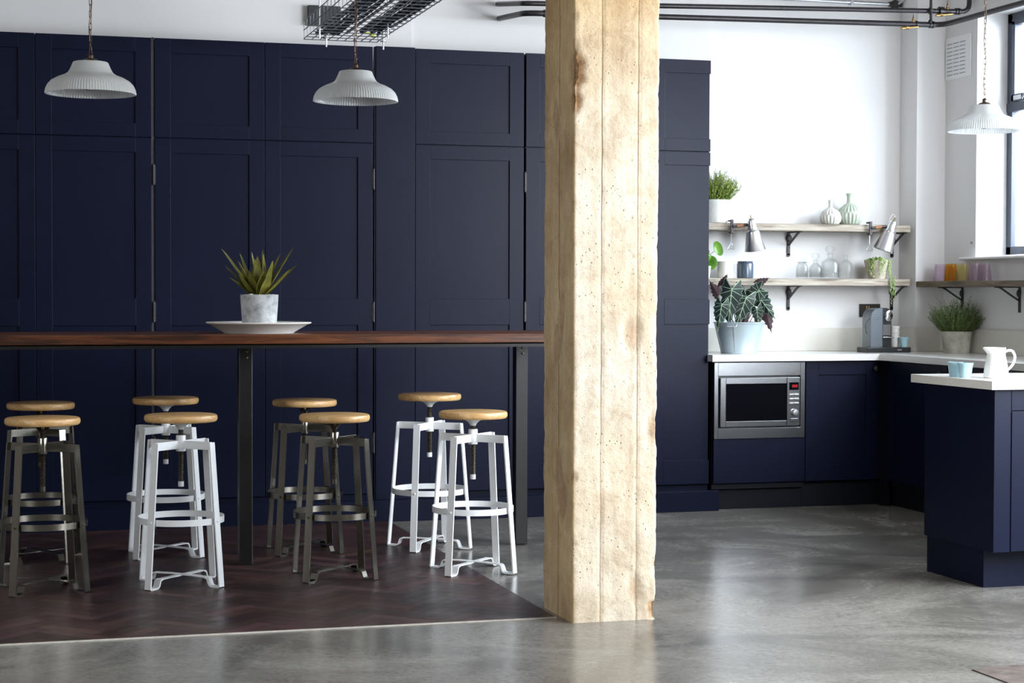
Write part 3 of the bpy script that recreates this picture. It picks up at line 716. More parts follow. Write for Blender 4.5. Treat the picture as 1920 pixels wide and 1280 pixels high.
pendant((.545, 5.40, 2.197), 'pendant lamp of which only the rim dips into the top of the picture', 3.6)

# ------------------------------------------------------------------ wire cable tray
ct = thing('cable_tray', 'galvanised wire basket cable tray hanging from the ceiling above the cupboards', 'cable tray', (1.8, 9.6, 2.655)); S = ct.location
TX0, TX1, TYE, TZ0 = 1.606, 2.005, 9.60, 2.655
m_ = MB(); w_ = .0027; TS = 5.2
for k in range(10): xk = TX0+(TX1-TX0)*k/9; m_.tube([(xk, TS, TZ0), (xk, TYE, TZ0)], w_, 5)
for z in (.045, .092): m_.tube([(TX0, TS, TZ0+z), (TX0, TYE, TZ0+z)], w_, 5); m_.tube([(TX1, TS, TZ0+z), (TX1, TYE, TZ0+z)], w_, 5)
yy = TYE-.01
while yy > TS: m_.tube([(TX0-.0, yy, TZ0+.092), (TX0, yy, TZ0-.004), (TX1, yy, TZ0-.004), (TX1, yy, TZ0+.03)], w_, 5); yy -= .1
m_.build('wire_basket', 'zinc_dark', ct, shift=S)
m_ = MB(); rc = random.Random(9)
for i in range(13):
    x = TX0+.05+.010*i; pts = [(x+.006*math.sin(j*.9+i)+rc.uniform(-.003, .003), TYE-.10-.001*i-j*.32, TZ0+.012+rc.uniform(0, .018)) for j in range(14)]; m_.tube(pts, rc.uniform(.0055, .0085), 6)
m_.build('cable_bundle', 'cable_slate', ct, shift=S)
m_ = MB()
for i in range(12):
    x = TX1-.125+.010*i; pts = [(x+.006*math.sin(j*.8+i)+rc.uniform(-.003, .003), TYE-.16-j*.32, TZ0+.012+rc.uniform(0, .03)) for j in range(14)]; m_.tube(pts, rc.uniform(.006, .009), 6)
m_.build('cable_bundle', 'cable_black', ct, shift=S)
m_ = MB(); m_.tube([(1.90, TYE-.12, TZ0+.03), (1.96, TYE-.02, TZ0+.04), (1.985, TYE+.02, TZ0+.03)], .006, 6); m_.ball((1.985, TYE+.02, TZ0+.035), .012); m_.build('cable', 'cable_lime', ct, shift=S)
m_ = MB(); m_.tube([(1.80, TYE-.2, TZ0+.012), (1.81, 7.4, TZ0+.012), (1.80, TS, TZ0+.014)], .008, 6); m_.build('cable', 'cable_white', ct, shift=S)
for (hx, hy) in ((TX0+.012, TYE-.42), (TX0+.10, TYE-.12), (TX1+.012, TYE-.10), (TX1-.06, TYE-.55)):
    m_ = MB(); top = 3.6 if hy < TYE-.3 else TZ0+.05
    m_.tube([(hx, hy, TZ0-.055), (hx, hy, top)], .0045, 8); m_.lathe([(.018, TZ0-.012), (.018, TZ0-.009)], hx, hy, 12); m_.build('hanging_rod', 'zinc', ct, shift=S)
cc = MB(); cc.box(1.80, 1.99, WY-.08, WY-.026, 2.876, 2.992); tag(cc.build('cable_box', 'cable_black'), 'black box on the wall behind the end of the cable tray', 'box')

# ------------------------------------------------------------------ pipes
def bend(pts, r=.06, n=6):
    P = [Vector(p) for p in pts]; out = [P[0]]
    for i in range(1, len(P)-1):
        a = (P[i-1]-P[i]).normalized(); b = (P[i+1]-P[i]).normalized(); rr = min(r, (P[i-1]-P[i]).length*.45, (P[i+1]-P[i]).length*.45)
        for k in range(n+1):
            t = k/n; out.append((P[i]+a*rr)*(1-t)**2+P[i]*2*t*(1-t)+(P[i]+b*rr)*t*t)
    return out+[P[-1]]
def collar(m, p, d, r, l=.02):
    d = Vector(d).normalized(); p = Vector(p); m.tube([p-d*l/2, p+d*l/2], r, 16)
pr = .017; py_ = 10.10
lp = thing('heating_pipe', 'thick black heating pipe, lower of the two, turning along the window wall', 'pipe', (4.4, py_, 2.95)); S = lp.location
m_ = MB(); m_.tube(bend([(2.975, WY-.031, 2.972), (2.985, py_, 2.928), (5.69, py_, 2.975), (5.69, 6.0, 2.966)], .09), pr, 14)
m_.build('pipe_run', 'pipe_black', lp, shift=S)
for xx in (3.10, 5.505, 5.60, 5.62):
    m_ = MB(); collar(m_, (xx, py_, 2.928+(xx-2.985)*.0174), (1, 0, 0), pr+.005, .010); m_.build('collar', 'pipe_black', lp, shift=S)
tp = thing('heating_pipe', 'thick black heating pipe, upper of the two, rising to the ceiling in the corner', 'pipe', (4.4, py_, 3.03)); S = tp.location
m_ = MB(); m_.tube(bend([(2.965, WY-.031, 3.058), (2.975, py_, 2.983), (5.872, py_, 3.066), (5.872, py_, 3.6)], .055), pr*.9, 14); m_.build('pipe_run', 'pipe_black', tp, shift=S)
for xx, ex, ll in ((5.60, .004, .01), (5.78, .004, .01), (5.80, .004, .01), (5.675, .010, .03)):
    m_ = MB(); collar(m_, (xx, py_, 2.983+(xx-2.975)*.0287), (1, 0, 0), pr+ex, ll); m_.build('collar', 'pipe_black', tp, shift=S)
dp = MB(); dp.tube([(5.590, py_-.028, 3.6), (5.590, py_-.028, 2.99)], .0085, 10); dp.ball((5.590, py_-.026, 3.06), .014); dp.ball((5.590, py_-.022, 2.99), .013)
tag(dp.build('vent_pipe', 'pipe_black'), 'thin black vertical pipe crossing the two heating pipes in the corner', 'pipe')
def valve(x, z, rootlabel):
    r = thing('drain_valve', rootlabel, 'valve', (x, py_-.02, z), 0, 'brass drain valves'); S = r.location
    m = MB(); m.tube([(x+.02, py_-.022, z-.018), (x-.035, py_-.028, z-.026), (x-.10, py_-.034, z-.034)], [.007, .006, .008], 8); m.lathe([(.010, -.008), (.010, .008)], seg=6, M=Matrix.Translation((x-.06, py_-.03, z-.029)) @ Matrix.Rotation(PI/2, 4, 'Y')); m.build('spout', 'brass', r, shift=S)
    m = MB(); m.lathe([(.010, z+.010), (.010, z+.022), (.005, z+.026), (.008, z+.034), (.0035, z+.040), (.001, z+.062)], x-.008, py_-.01, 10); m.build('stem', 'brass', r, shift=S)
valve(5.487, 2.972, 'brass drain valve on the lower heating pipe'); valve(5.722, 3.061, 'brass drain valve on the upper heating pipe')
cdn = thing('conduit', 'grey steel conduit with a junction box high on the white wall', 'conduit', (5.2, WY-.02, 3.19)); S = cdn.location
m_ = MB(); m_.tube([(4.60, WY-.02, 3.182), (5.62, WY-.02, 3.182)], .011, 12); m_.tube([(5.66, WY-.03, 3.182), (5.80, WY-.14, 3.30)], .007, 8); m_.build('tube', 'zinc', cdn, shift=S)
m_ = MB(); m_.lathe([(.026, 0), (.028, .01), (.028, .03), (.022, .036)], seg=20, M=Matrix.Translation((5.645, WY-.001, 3.182)) @ Matrix.Rotation(PI/2, 4, 'X')); m_.tube([(5.60, WY-.02, 3.182), (5.69, WY-.02, 3.182)], .016, 12); m_.build('junction_box', 'iron', cdn, shift=S)
m_ = MB(); m_.box(5.325, 5.345, WY-.035, WY-.001, 3.165, 3.20, .002); m_.build('clip', 'zinc', cdn, shift=S)
# vent grille
vg = thing('vent_grille', 'white wall vent with three columns of slots beside the window', 'vent', (WX, 10.27, 2.80)); S = vg.location
y0v, y1v, z0v, z1v = 10.118, 10.425, 2.672, 2.940
m_ = MB(); m_.box(WX-.010, WX-.001, y0v, y1v, z0v, z1v, .002); m_.build('plate', 'sill', vg, shift=S)
m_ = MB()
for r in range(9):
    for k in range(3):
        ya = y1v-.022-k*.078; zz = z1v-.040-r*.0245
        m_.prism([(WX-.0105, zz), (WX-.0235, zz-.004), (WX-.0235, zz-.007), (WX-.0105, zz-.014)], 1, ya-.066, ya) if False else m_.box(WX-.0112, WX-.0098, ya-.066, ya, zz-.0055, zz)
m_.build('slots', 'fitting_grey', vg, shift=S)
m_ = MB(); m_.lathe([(.009, 0), (.009, .006), (.001, .007)], seg=14, M=Matrix.Translation((WX, 10.095, 1.626)) @ Matrix.Rotation(-PI/2, 4, 'Y')); tag(m_.build('wall_fixing', 'fitting_grey'), 'small round grey fixing on the wall beside the window reveal', 'fixing')

# ------------------------------------------------------------------ shelves and brackets
def bracket_back(parent, x, ztop, S):
    m = MB(); yw = WY-.002
    m.box(x-.011, x+.011, yw-.006, yw, ztop-.150, ztop-.002, .002); m.lathe([(.011, 0), (.011, .006)], seg=14, M=Matrix.Translation((x, yw, ztop-.148)) @ Matrix.Rotation(PI/2, 4, 'X'))
    m.box(x-.010, x+.010, yw-.19, yw, ztop-.007, ztop-.001, .002)
    m.strip([(x, yw-.004, ztop-.085), (x, yw-.05, ztop-.060), (x, yw-.13, ztop-.018), (x, yw-.16, ztop-.006)], (1, 0, 0), .014, .007)
    m.lathe([(.020, 0), (.021, .006), (.016, .012), (.001, .013)], seg=16, M=Matrix.Translation((x, yw-.005, ztop-.040)) @ Matrix.Rotation(PI/2, 4, 'X'))
    m.build('bracket', 'iron', parent, shift=S)
for nm, z0, z1, lab in (('upper', 1.700, 1.745, 'bleached plank shelf on the back wall, upper one, holding the vases'), ('lower', 1.356, 1.401, 'bleached plank shelf on the back wall, lower one, holding the glass bottles')):
    sh = thing('wall_shelf', lab, 'shelf', (4.9, WY, z0)); S = sh.location
    m_ = MB(); m_.box(4.19, 5.665, 10.445, WY-.002, z0, z1, .003); m_.build('board', 'shelf_wood', sh, shift=S)
    for bx in (4.911, 5.645): bracket_back(sh, bx, z0, S)
sh = thing('wall_shelf', 'dark brown plank shelf below the window, holding the coloured tumblers', 'shelf', (5.8, 9.6, 1.35)); S = sh.location
MB().box(5.70, WX-.002, 8.3, 10.433, 1.350, 1.386, .003).build('board', 'shelf_wood_side', sh, shift=S)
for by in (10.20, 9.537):
    m_ = MB(); xw = WX-.002; zt2 = 1.350
    m_.box(xw-.006, xw, by-.011, by+.011, zt2-.155, zt2-.001, .002); m_.box(xw-.17, xw, by-.010, by+.010, zt2-.007, zt2-.001, .002)
    m_.strip([(xw-.004, by, zt2-.085), (xw-.06, by, zt2-.052), (xw-.12, by, zt2-.014), (xw-.14, by, zt2-.005)], (0, 1, 0), .014, .008)
    m_.lathe([(.020, 0), (.021, .006), (.001, .013)], seg=16, M=Matrix.Translation((xw-.005, by, zt2-.040)) @ Matrix.Rotation(-PI/2, 4, 'Y'))
    m_.build('bracket', 'iron', sh, shift=S)

# ------------------------------------------------------------------ shelf plants and vessels
def heather(name, label, loc, r0, r1, h, potmat, leaf, spread, height, n, seed, minz=.0):
    root = thing(name, label, 'plant', loc); pot_mesh(r0, r1, h, .010).build('pot', potmat, root)
    MB().lathe([(r1-.013, h*.86), (.02, h*.92), (.001, h*.93)], seg=24).build('soil', 'soil', root)
    m = MB(); rn = random.Random(seed)
    for i in range(n):
        az = rn.uniform(0, 2*PI); q = math.sqrt(rn.random()); tilt = q*spread+rn.uniform(-.08, .08); L = height*(1-.28*q*q)*rn.uniform(.72, 1.06)
        if rn.random() < .04: L *= 1.2
        p = Vector((math.cos(az)*q*r1*.7, math.sin(az)*q*r1*.7, h*.88)); d = Vector((math.cos(az)*math.sin(tilt), math.sin(az)*math.sin(tilt), math.cos(tilt)))
        pts = []; steps = 7
        for k in range(steps+1):
            pts.append(p.copy()); p = p+d*L/steps; d = (d+Vector((rn.uniform(-.2, .2), rn.uniform(-.2, .2), .08))).normalized()
        m.mi = 1; m.tube(pts, [.0012*(1-.6*k/steps) for k in range(steps+1)], 3, cap=False); m.mi = 0
        for k in range(2, 26):
            u = k/26*steps; i0 = min(steps-1, int(u)); c = pts[i0].lerp(pts[i0+1], u-i0); a2 = rn.uniform(0, 2*PI); dd = (pts[i0+1]-pts[i0]).normalized()
            o = dd.orthogonal().normalized(); o2 = dd.cross(o); sd = o*math.cos(a2)+o2*math.sin(a2); tip = c+(dd*.6+sd).normalized()*rn.uniform(.009, .015); wv = dd.cross(sd)*.0028
            v = [m.bm.verts.new(x) for x in (c, (c+tip)/2+wv, tip, (c+tip)/2-wv)]; m.face(v)
    m.build('foliage', [leaf, 'stem_green'], root); return root
heather('potted_heather', 'bright green feathery plant in a pale pot on the upper shelf, by the cupboard', (4.335, 10.515, 1.745), .086, .108, .142, 'pot_pale', 'leaf_heather_light', .9, .215, 420, 11)
heather('potted_heather', 'dark green feathery plant in a grey stone pot under the tumbler shelf', (5.775, 10.05, .937), .078, .094, .137, 'pot_stone', 'leaf_heather_dark', .95, .225, 420, 12)

def ribbed_vase(label, loc, R, H, nr, mat, nk):
    # bulb body R, neck nk
    body = [(.001, 0), (R*.62, 0), (R*.78, H*.03), (R*.95, H*.15), (R, H*.28), (R*.96, H*.40), (R*.80, H*.52), (R*.52, H*.62), (nk*1.15, H*.70), (nk, H*.78), (nk*1.0, H*.90), (nk*1.28, H), (nk*1.08, H), (nk*.8, H*.9), (nk*.7, H*.7)]
    fine = []
    for (a, b) in zip(body, body[1:]):
        for k in range(3): t = k/3; fine.append((a[0]*(1-t)+b[0]*t, a[1]*(1-t)+b[1]*t))
    fine.append(body[-1])
    rf = lambda a, z, r: 1+.055*math.cos(a*nr+(PI if math.sin(z/H*PI*2.6) > 0 else 0))*min(1, abs(math.sin(z/H*PI*2.6))*2)*(1 if z < H*.66 else .15)
    m = MB(); m.lathe(fine, seg=nr*8, rfun=rf); tag(m.build('vase', mat, loc=loc, angle=60), label, 'vase')
ribbed_vase('small white ribbed vase with a thin neck on the upper shelf', (5.138, 10.52, 1.745), .066, .155, 18, 'vase_white', .0125)
ribbed_vase('larger sage green ribbed vase on the upper shelf, behind the small white one', (5.291, 10.555, 1.745), .079, .203, 20, 'vase_sage', .0205)

jr = thing('candle_jar', 'cream jar standing on the lower shelf beside the round-leaved plant', 'jar', (4.417, 10.52, 1.401))
MB().lathe([(.001, 0), (.046, 0), (.050, .004), (.050, .102), (.048, .105), (.045, .105), (.044, .09), (.001, .09)], seg=40).build('body', 'jar_white', jr)
jr = thing('lidded_jar', 'slate blue lidded jar on the lower shelf beneath the clamp lamp', 'jar', (4.553, 10.52, 1.401))
MB().lathe([(.001, 0), (.047, 0), (.0515, .004), (.0525, .02), (.0525, .088), (.051, .093), (.001, .093)], seg=40).build('body', 'jar_slate', jr)
MB().lathe([(.001, .0935), (.048, .0935), (.049, .096), (.049, .104), (.046, .107), (.001, .107)], seg=40).build('lid', 'jar_slate', jr)

def bottle(label, loc, r, H, sh, nr, stop=False, mat='glass_clear', ribs=True):
    root = thing('glass_bottle', label, 'bottle', loc, 0, None)
    P = [(.001, .0), (r*.9, 0), (r, .005), (r, sh*H), (r*.92, sh*H+.010), (r*.6, sh*H+.022), (nr, sh*H+.032), (nr, H*.95), (nr*1.35, H*.97), (nr*1.35, H)]
    I = [(nr*.75, H), (nr*.75, sh*H+.030), (r*.85, sh*H+.004), (r-.003, sh*H-.006), (r-.003, .010), (.001, .010)]
    m = MB(); m.lathe(P+I, seg=48, rfun=(lambda a, z, rr: 1+(.02*math.cos(a*12) if rr > r*.9 and z > .006 else 0)) if ribs else None); m.build('body', mat, root)
    if stop:
        m = MB(); m.lathe([(.001, H-.012), (nr*.7, H-.010), (nr*.75, H+.002), (nr*1.6, H+.008), (nr*2.1, H+.022), (nr*1.7, H+.040), (.001, H+.046)], seg=8); m.build('stopper', mat, root)
    return root
bottle('low wide clear glass jar on the lower shelf, first of the bottle row', (4.948, 10.53, 1.401), .040, .105, .72, .032)
bottle('clear glass bottle with a bulging top on the lower shelf, second of the row', (5.036, 10.52, 1.401), .042, .120, .58, .015, True)
bottle('tall cut-glass decanter with a wide stopper, tallest of the bottle row', (5.139, 10.52, 1.401), .057, .165, .62, .018, True)
bottle('clear glass bottle with an open neck beside the trailing plant', (5.247, 10.52, 1.401), .047, .153, .60, .013)

# pilea
plr = thing('round_leaved_plant', 'plant with glossy round green leaves on the lower shelf, partly behind the cupboard', 'plant', (4.262, 10.50, 1.401))
pot_mesh(.040, .048, .075).build('pot', 'cup_white', plr)
m_ = MB(); st_ = MB()
for (x, z, r, tx, ty, sz) in ((.098, .185, .048, .5, -.6, 1), (.030, .125, .026, .2, .4, 1.2), (.045, .095, .045, -.7, -.3, .8), (-.03, .19, .035, -.4, .2, 1), (-.06, .12, .04, .3, .3, 1), (.0, .21, .03, .2, .8, 1), (.02, .16, .02, .1, .1, 1)):
    c = Vector((x, -.01, z)); M = Matrix.Translation(c) @ Matrix.Rotation(PI/2+ty*.6, 4, 'X') @ Matrix.Rotation(tx, 4, 'Y')
    m_.lathe([(.001, .003), (r*.5, .005), (r*.9, .001), (r, -.002), (r*.9, -.0015), (r*.5, .0025), (.001, .0005)], seg=22, M=M)
    st_.tube([(0, 0, .07), (x*.35, -.005, z*.6+.03), (x, -.006, z)], .0016, 5)
m_.build('foliage', 'leaf_pilea', plr); st_.build('stems', 'stem_green', plr)

# string of pearls
tpn = thing('trailing_plant', 'trailing string-of-pearls plant in a tapered beige pot at the shelf end', 'plant', (5.468, 10.52, 1.401))
pot_mesh(.055, .083, .118, .008, soil=.9).build('pot', 'pot_beige', tpn)
m_ = MB(); rn = random.Random(21)
for i in range(260):
    a = rn.uniform(0, 2*PI); q = math.sqrt(rn.random())*.078; m_.ball((q*math.cos(a), q*math.sin(a), .112+rn.random()*.030*(1.2-q/.08)), rn.uniform(.004, .0068), 6, 4)
for i in range(26):
    a = rn.uniform(-PI*.98, .25) if i > 5 else rn.uniform(-1.0, -.1); L = rn.uniform(.03, .12) if i > 5 else rn.uniform(.16, .30)
    x, y_ = .086*math.cos(a), .086*math.sin(a); z = .118; k = 0
    y_ = min(y_, .10)
    while L > 0:
        m_.ball((x+rn.uniform(-.004, .004), y_*1.0+rn.uniform(-.004, .004)-(.003 if z < 0 else 0), z), rn.uniform(.0032, .005), 6, 4); z -= .0095; L -= .0095
        if z < .02 and y_ > -.083: 
            y_ = -.084
m_.build('foliage', 'leaf_pearl', tpn)

# clamp lamps
def clamp_lamp(label, x, zarm, headx, tilt, side):
    yf = 10.43; root = thing('clamp_lamp', label, 'lamp', (x, yf, 1.70), 0, 'metal clamp lamps on the upper shelf'); S = root.location
    m = MB(); m.tube(bend([(x-.004, yf+.04, 1.757), (x-.004, yf-.005, 1.757), (x, yf-.012, 1.752), (x, yf-.012, 1.690), (x-.002, yf, 1.684), (x-.002, yf+.03, 1.684)], .01), .0055, 8); m.box(x-.013, x+.007, yf-.016, yf-.006, 1.676, 1.764, .003); m.build('clamp', 'iron', root, shift=S)
    m = MB(); m.tube([(x, yf+.008, 1.690), (x, yf+.008, 1.622)], .0028, 6)
    hp = [(0, 0), (-.012, -.022), (-.020, -.032), (-.021, -.040), (-.014, -.044), (-.006, -.041), (0, -.037), (.006, -.041), (.014, -.044), (.021, -.040), (.020, -.032), (.012, -.022)]
    m.tube([(x+a, yf+.008, 1.622+b) for a, b in hp], .0017, 6, closed=True); m.build('wing_screw', 'zinc', root, shift=S)
    ax = x+.10
    m = MB(); m.tube([(x, yf-.016, zarm), (x+.03, yf-.018, zarm+.001)], .0085, 10); m.tube([(ax-.035, yf-.024, zarm+.008), (ax, yf-.024, zarm+.009)], .0085, 10); m.build('joint', 'iron', root, shift=S)
    m = MB(); m.tube([(x+.028, yf-.018, zarm+.001), (ax-.034, yf-.024, zarm+.008)], .0105, 12); m.build('arm_grip', 'leather', root, shift=S)
    Mh = Matrix.Translation((headx, yf-.045, 1.752)) @ Matrix.Rotation(tilt, 4, 'Y') @ Matrix.Rotation(.12, 4, 'X')
    out = [(.010, .022), (.020, .016), (.025, .006), (.028, -.030), (.030, -.040), (.037, -.052), (.040, -.060), (.064, -.178), (.066, -.180)]
    inn = [(r-.002, z-.001) for r, z in out[::-1]]
    m = MB(); m.lathe(out+inn[:-1], seg=40, M=Mh, cap0=True, cap1=False); m.lathe([(.0385, -.050), (.0415, -.054), (.041, -.060)], seg=40, M=Mh, cap0=False, cap1=False); m.build('lamp_shade', 'aluminium', root, shift=S)
    m = MB(); m.lathe([(.001, -.165), (.018, -.160), (.026, -.140), (.022, -.115), (.012, -.09), (.012, -.03)], seg=20, M=Mh); m.build('bulb', 'bulb_glass', root, shift=S)
    q = Mh @ Vector((0, 0, .022)); q2 = Vector((ax+.004, yf-.03, zarm+.012))
    m = MB(); m.tube([Mh @ Vector((0, 0, .020)), Mh @ Vector((0, 0, .040))], .004, 8); m.build('cable_gland', 'brass', root, shift=S)
    qq = Mh @ Vector((0, 0, .040)); m = MB(); m.tube([qq, qq+Vector((-.004, 0, .016)), qq+Vector((-.016, 0, .022)), qq+Vector((-.030, 0, .008)), qq+Vector((-.040, .01, -.03)), qq+Vector((-.045, .02, -.06))], .0014, 6); m.build('cable', 'wire_clear', root, shift=S)
clamp_lamp('aluminium clamp lamp on the upper shelf beside the feathery plant', 4.422, 1.722, 4.535, -.20, 1)
clamp_lamp('aluminium clamp lamp at the shelf end above the trailing plant', 5.372, 1.724, 5.508, .33, -1)

# ------------------------------------------------------------------ alocasia in a bucket
bk = thing('zinc_bucket_plant', 'arrowhead plant with dark leaves and pale veins in a galvanised bucket', 'plant', (4.445, 10.33, .937))
h = .190; m_ = MB(); m_.lathe([(.001, 0), (.118, 0), (.121, .003), (.121, .008), (.1665, h-.004), (.170, h-.006), (.172, h), (.169, h+.003), (.1655, h), (.160, h-.02), (.120, .012), (.001, .012)], seg=64); m_.build('bucket', 'galvanised', bk)
for a in (math.radians(-128), math.radians(52)):
    m_ = MB(); c, s = math.cos(a), math.sin(a); r = .172; t = Vector((-s, c, 0)); p = Vector((c*r, s*r, 0))
    m_.tube([p+t*-.030+Vector((0, 0, h-.008)), p+t*-.030+Vector((c*.012, s*.012, h-.022)), p+t*.030+Vector((c*.012, s*.012, h-.022)), p+t*.030+Vector((0, 0, h-.008))], .003, 6)
    m_.tube([p*.97+t*.004+Vector((0, 0, h-.02)), p*.72+t*.004+Vector((0, 0, .012))], .0022, 6); m_.build('handle', 'zinc', bk)
MB().lathe([(.150, h-.03), (.08, h-.022), (.001, h-.02)], seg=32).build('soil', 'soil', bk)
LO = [(0, 0), (.07, -.09), (.15, -.22), (.235, -.32), (.275, -.22), (.265, -.12), (.345, -.06), (.295, .06), (.365, .17), (.27, .26), (.315, .40), (.205, .48), (.225, .63), (.115, .71), (.115, .86), (.035, .93), (0, 1.12)]
def arrow_leaf(mf, M, L, curl, fold):
    """outline in (u across, v along tip), with a pale raised vein net"""
    def P(u, v, lift=0):
        z = -curl*v*v*.9-abs(u)*fold+.04*math.sin(v*7)*abs(u)*2+lift
        return M @ Vector((u*L, v*L, z*L))
    for sg in (-1, 1):
        pts = [(sg*u, v) for u, v in LO]; n = len(pts)
        spine = [(0, max(0, min(1.06, v*.98+.02))) for u, v in pts]; prev = None
        for i in range(n):
            cur = [mf.bm.verts.new(P(spine[i][0]+(pts[i][0]-spine[i][0])*t, spine[i][1]+(pts[i][1]-spine[i][1])*t)) for t in (0, .35, .7, 1)]
            if prev:
                mf.mi = 0
                for k in range(3): mf.face([prev[k], prev[k+1], cur[k+1], cur[k]])
            prev = cur
    mf.mi = 1
    def vein(a, b, w0, w1):
        n = 5
        for side in (.006, -.006):
            pv = None
            for i in range(n+1):
                t = i/n; u = a[0]+(b[0]-a[0])*t; v = a[1]+(b[1]-a[1])*t; w = w0+(w1-w0)*t
                dx, dy = b[0]-a[0], b[1]-a[1]; l = math.hypot(dx, dy); nx, ny = -dy/l, dx/l
                c = [mf.bm.verts.new(P(u+nx*w, v+ny*w, side)), mf.bm.verts.new(P(u-nx*w, v-ny*w, side))]
                if pv: mf.face([pv[0], pv[1], c[1], c[0]])
                pv = c
    vein((0, 0), (0, 1.09), .014, .005)
    for sg in (-1, 1):
        for (v0, tu, tv) in ((0, .23, -.30), (.0, .335, -.055), (.03, .355, .17), (.17, .305, .40), (.36, .215, .63), (.58, .11, .85)): vein((0, v0), (sg*tu, tv), .0075, .0035)
        for i in range(len(LO)-1): vein((sg*LO[i][0], LO[i][1]), (sg*LO[i+1][0], LO[i+1][1]), .0028, .0028)
    mf.mi = 0
fol = MB(); und = MB(); stm = MB()
CR, CU = Vector((math.cos(YAW+.2), -math.sin(YAW+.2), 0)), Vector((0, 0, 1))
# (x, z, y) of the leaf base relative to bucket, tip direction angle in the facing plane, length, lean toward the room
for (x, z, y_, ang, L, lean, under) in (
        (-.075, .395, -.05, -97, .215, .25, 0), (.012, .345, -.09, -112, .185, .35, 0), (.115, .385, -.06, -148, .165, .2, 0), (-.150, .300, -.06, -100, .150, .3, 0),
        (.095, .275, -.07, -84, .115, .3, 0), (.130, .350, -.02, -52, .165, .15, 0), (.175, .270, -.03, -75, .135, .2, 1), (-.12, .42, .02, 60, .075, .1, 1), (-.01, .405, .01, -40, .095, .1, 1),
        (.035, .235, -.02, -100, .085, .5, 1), (-.15, .36, .0, 125, .10, .1, 1), (.14, .43, .02, 25, .08, .1, 1), (-.13, .255, .04, -80, .10, .2, 1)):
    a = math.radians(ang); tip = CR*math.cos(a)+CU*math.sin(a); side = CR*-math.sin(a)+CU*math.cos(a); nrm = side.cross(tip)
    outv = Vector((-.25, -1, 0)).normalized(); nrm = nrm if nrm.dot(outv) > 0 else -nrm
    tip = (tip-nrm*0+outv*lean*.35).normalized(); side = tip.cross(nrm).normalized(); nrm = side.cross(tip)
    if nrm.dot(outv) < 0: side, nrm = -side, -nrm
    M = Matrix((side, tip, nrm)).transposed().to_4x4(); M.translation = Vector((x, y_, z))
    arrow_leaf(und if under else fol, M, L, .10, .22)
    stm.tube([(x*.25, y_*.25, h-.02), (x*.7, y_*.5+.01, z*.7), (x, y_+.003, z)], [.004, .003, .0018], 6)
bk.scale = (.93, .93, 1); bk.location.x = 4.433
fol.build('foliage', ['leaf_alocasia', 'leaf_vein'], bk, angle=70); und.build('foliage', ['leaf_under', 'leaf_under'], bk, angle=70); stm.build('stems', 'leaf_under', bk)

# ------------------------------------------------------------------ coffee machine and cups
cmx, cmy = 5.42, 10.33
cm = thing('coffee_machine', 'grey capsule coffee machine with a chrome lever in the corner of the worktop', 'coffee machine', (cmx, cmy, .937)); S = cm.location
RZ = Matrix.Rotation(math.radians(0), 4, 'Z')
m_ = MB(); m_.box(5.230, 5.612, 10.235, 10.42, .9375, .969, .004); m_.build('base', 'dark_plastic', cm, shift=S)
m_ = MB(); m_.prism([(5.272, .970), (5.372, .970), (5.372, 1.215), (5.345, 1.215), (5.305, 1.208), (5.283, 1.190), (5.272, 1.160)], 1, 10.255, 10.41); m_.build('body', 'machine_grey', cm, shift=S)
m_ = MB()
for zz in (1.158, 1.145): m_.box(5.290, 5.352, 10.2535, 10.256, zz-.002, zz)
m_.build('seam', 'legend_grey', cm, shift=S)
m_ = MB(); m_.prism([(5.374, .970), (5.452, .970), (5.452, 1.150), (5.456, 1.185), (5.440, 1.208), (5.410, 1.217), (5.374, 1.217)], 1, 10.262, 10.40); m_.build('front', 'dark_plastic', cm, shift=S)
m_ = MB(); m_.lathe([(.034, 0), (.036, .004), (.034, .014), (.022, .020), (.001, .022)], seg=36, M=Matrix.Translation((5.424, 10.262, 1.168)) @ Matrix.Rotation(PI/2+.1, 4, 'X')); m_.build('lever', 'chrome', cm, shift=S)
m_ = MB()
for k in range(8): m_.box(5.379+k*.0085, 5.3825+k*.0085, 10.257, 10.263, 1.045, 1.112)
m_.build('grille', 'aluminium', cm, shift=S)
m_ = MB(); m_.box(5.372, 5.462, 10.238, 10.262, 1.028, 1.036, .002); m_.build('drip_tray', 'chrome', cm, shift=S)
m_ = MB(); m_.box(5.243, 5.271, 10.28, 10.40, .970, 1.150, .004); m_.build('water_tank', 'glass_clear', cm, shift=S)
m_ = MB(); m_.tube([(5.268, 10.275, 1.150), (5.246, 10.27, 1.135), (5.232, 10.27, 1.105), (5.236, 10.27, 1.07), (5.246, 10.27, 1.055)], .004, 8); m_.build('handle', 'dark_plastic', cm, shift=S)
cu = bpy.data.curves.new('lettering', 'FONT'); cu.body = 'KRUPS'; cu.size = .0125; cu.extrude = .0004; cu.align_x = 'CENTER'; cu.align_y = 'CENTER'
tmp = bpy.data.objects.new('lettering_source', cu); lt = bpy.data.objects.new('lettering', bpy.data.meshes.new_from_object(tmp)); bpy.data.objects.remove(tmp); COL.objects.link(lt); lt.parent = cm; lt.data.materials.clear(); lt.data.materials.append(MATS['lettering'])
lt.location = Vector((5.512, 10.2345, .953))-Vector(S); lt.rotation_euler = (PI/2, 0, 0)
cm.scale = (.80, .76, 1.0)
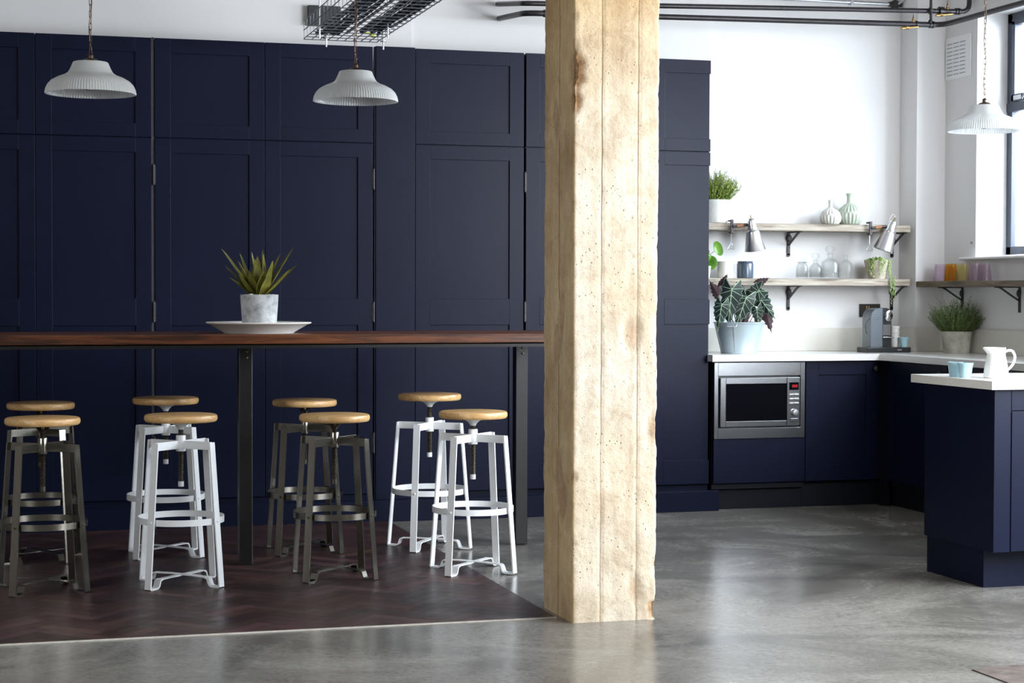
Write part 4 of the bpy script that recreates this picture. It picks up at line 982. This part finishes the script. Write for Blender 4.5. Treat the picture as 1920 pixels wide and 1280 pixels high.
def cup(label, loc, r0, r1, h, mat, n=8, group=None):
    m = MB(); rf = lambda a, z, r: 1-.035*abs(math.sin(a*n/2)) if .004 < z < h*.86 else 1
    m.lathe([(.001, 0), (r0*.95, 0), (r0, .003), (r0+(r1-r0)*.5, h*.5), (r0+(r1-r0)*.84, h*.85), (r1, h*.9), (r1, h), (r1-.003, h), (r0+(r1-r0)*.5-.003, h*.5), (r0-.003, .006), (.001, .006)], seg=n*6, rfun=rf)
    return tag(m.build('cup', mat, loc=loc, angle=50), label, 'cup', group)
for k, lab in enumerate(('white cup at the bottom of the stack beside the coffee machine', 'white cup in the middle of the stack beside the coffee machine', 'white cup topmost of the stack beside the coffee machine')):
    cup(lab, (5.500, 10.34, .9695+k*.0335), .024, .034, .066, 'cup_white', 10, 'white stacked cups')
cup('pale blue cup on the coffee machine base beside the white stack', (5.537, 10.285, .9695), .023, .032, .063, 'cup_blue', 8)
cup('pale blue cup on the island, the one farther from the white jug', (4.238, 7.385, .9262), .026, .036, .067, 'cup_blue', 8)
cup('pale blue cup on the island, the one next to the white jug', (4.236, 7.292, .9262), .026, .036, .067, 'cup_blue', 8)
# wall socket
so = thing('wall_socket', 'black double switch socket with brass switches behind the coffee machine', 'socket', (5.49, WY, 1.20)); S = so.location
MB().box(5.414, 5.562, WY-.010, WY-.002, 1.155, 1.240, .002).build('plate', 'socket_black', so, shift=S)
for xx in (5.462, 5.478): MB().box(xx-.004, xx+.004, WY-.015, WY-.009, 1.208, 1.226, .001).build('switch', 'brass', so, shift=S)
# jug
jx, jy = 4.350, 7.22
jg = thing('jug', 'white glazed jug with a loop handle on the island worktop', 'jug', (jx, jy, .9262))
def jr_(a, z, r):
    if z < .105: return 1
    sp_ = max(0, math.cos(a-PI)); return 1+.62*(sp_**7)*min(1, (z-.105)/.03)
m_ = MB(); m_.lathe([(.001, 0), (.052, 0), (.055, .003), (.056, .012), (.052, .045), (.0445, .085), (.040, .108), (.0395, .120), (.042, .132), (.0425, .138), (.039, .138), (.0365, .12), (.037, .105), (.049, .04), (.05, .01), (.001, .008)], seg=64, rfun=jr_); m_.build('body', 'jug_white', jg)
m_ = MB(); m_.tube(bend([(.036, 0, .112), (.055, 0, .124), (.082, 0, .124), (.097, 0, .098), (.088, 0, .062), (.062, 0, .038), (.050, 0, .034)], .03), .0058, 10); m_.build('handle', 'jug_white', jg)
# tumblers, upside down on the side shelf
for (px_y, mat, lab) in ((10.285, 'glass_mauve', 'mauve glass tumbler upside down on the side shelf, first of five by the corner'), (10.150, 'glass_amber', 'amber orange glass tumbler upside down on the side shelf'), (10.015, 'glass_yellow', 'yellow glass tumbler upside down on the side shelf'), (9.875, 'glass_mauve', 'mauve glass tumbler upside down on the side shelf, next to the yellow one'), (9.755, 'glass_mauve', 'mauve glass tumbler upside down on the side shelf, last of five')):
    m_ = MB(); m_.lathe([(.043, 0), (.0445, .002), (.034, .104), (.031, .108), (.001, .108), (.001, .098), (.031, .096), (.0415, .002)], seg=36, rfun=lambda a, z, r: 1+.02*math.cos(a*8), cap0=False, cap1=False)
    tag(m_.build('tumbler', mat, loc=(5.79, px_y, 1.3865)), lab, 'glass', 'upturned coloured tumblers')
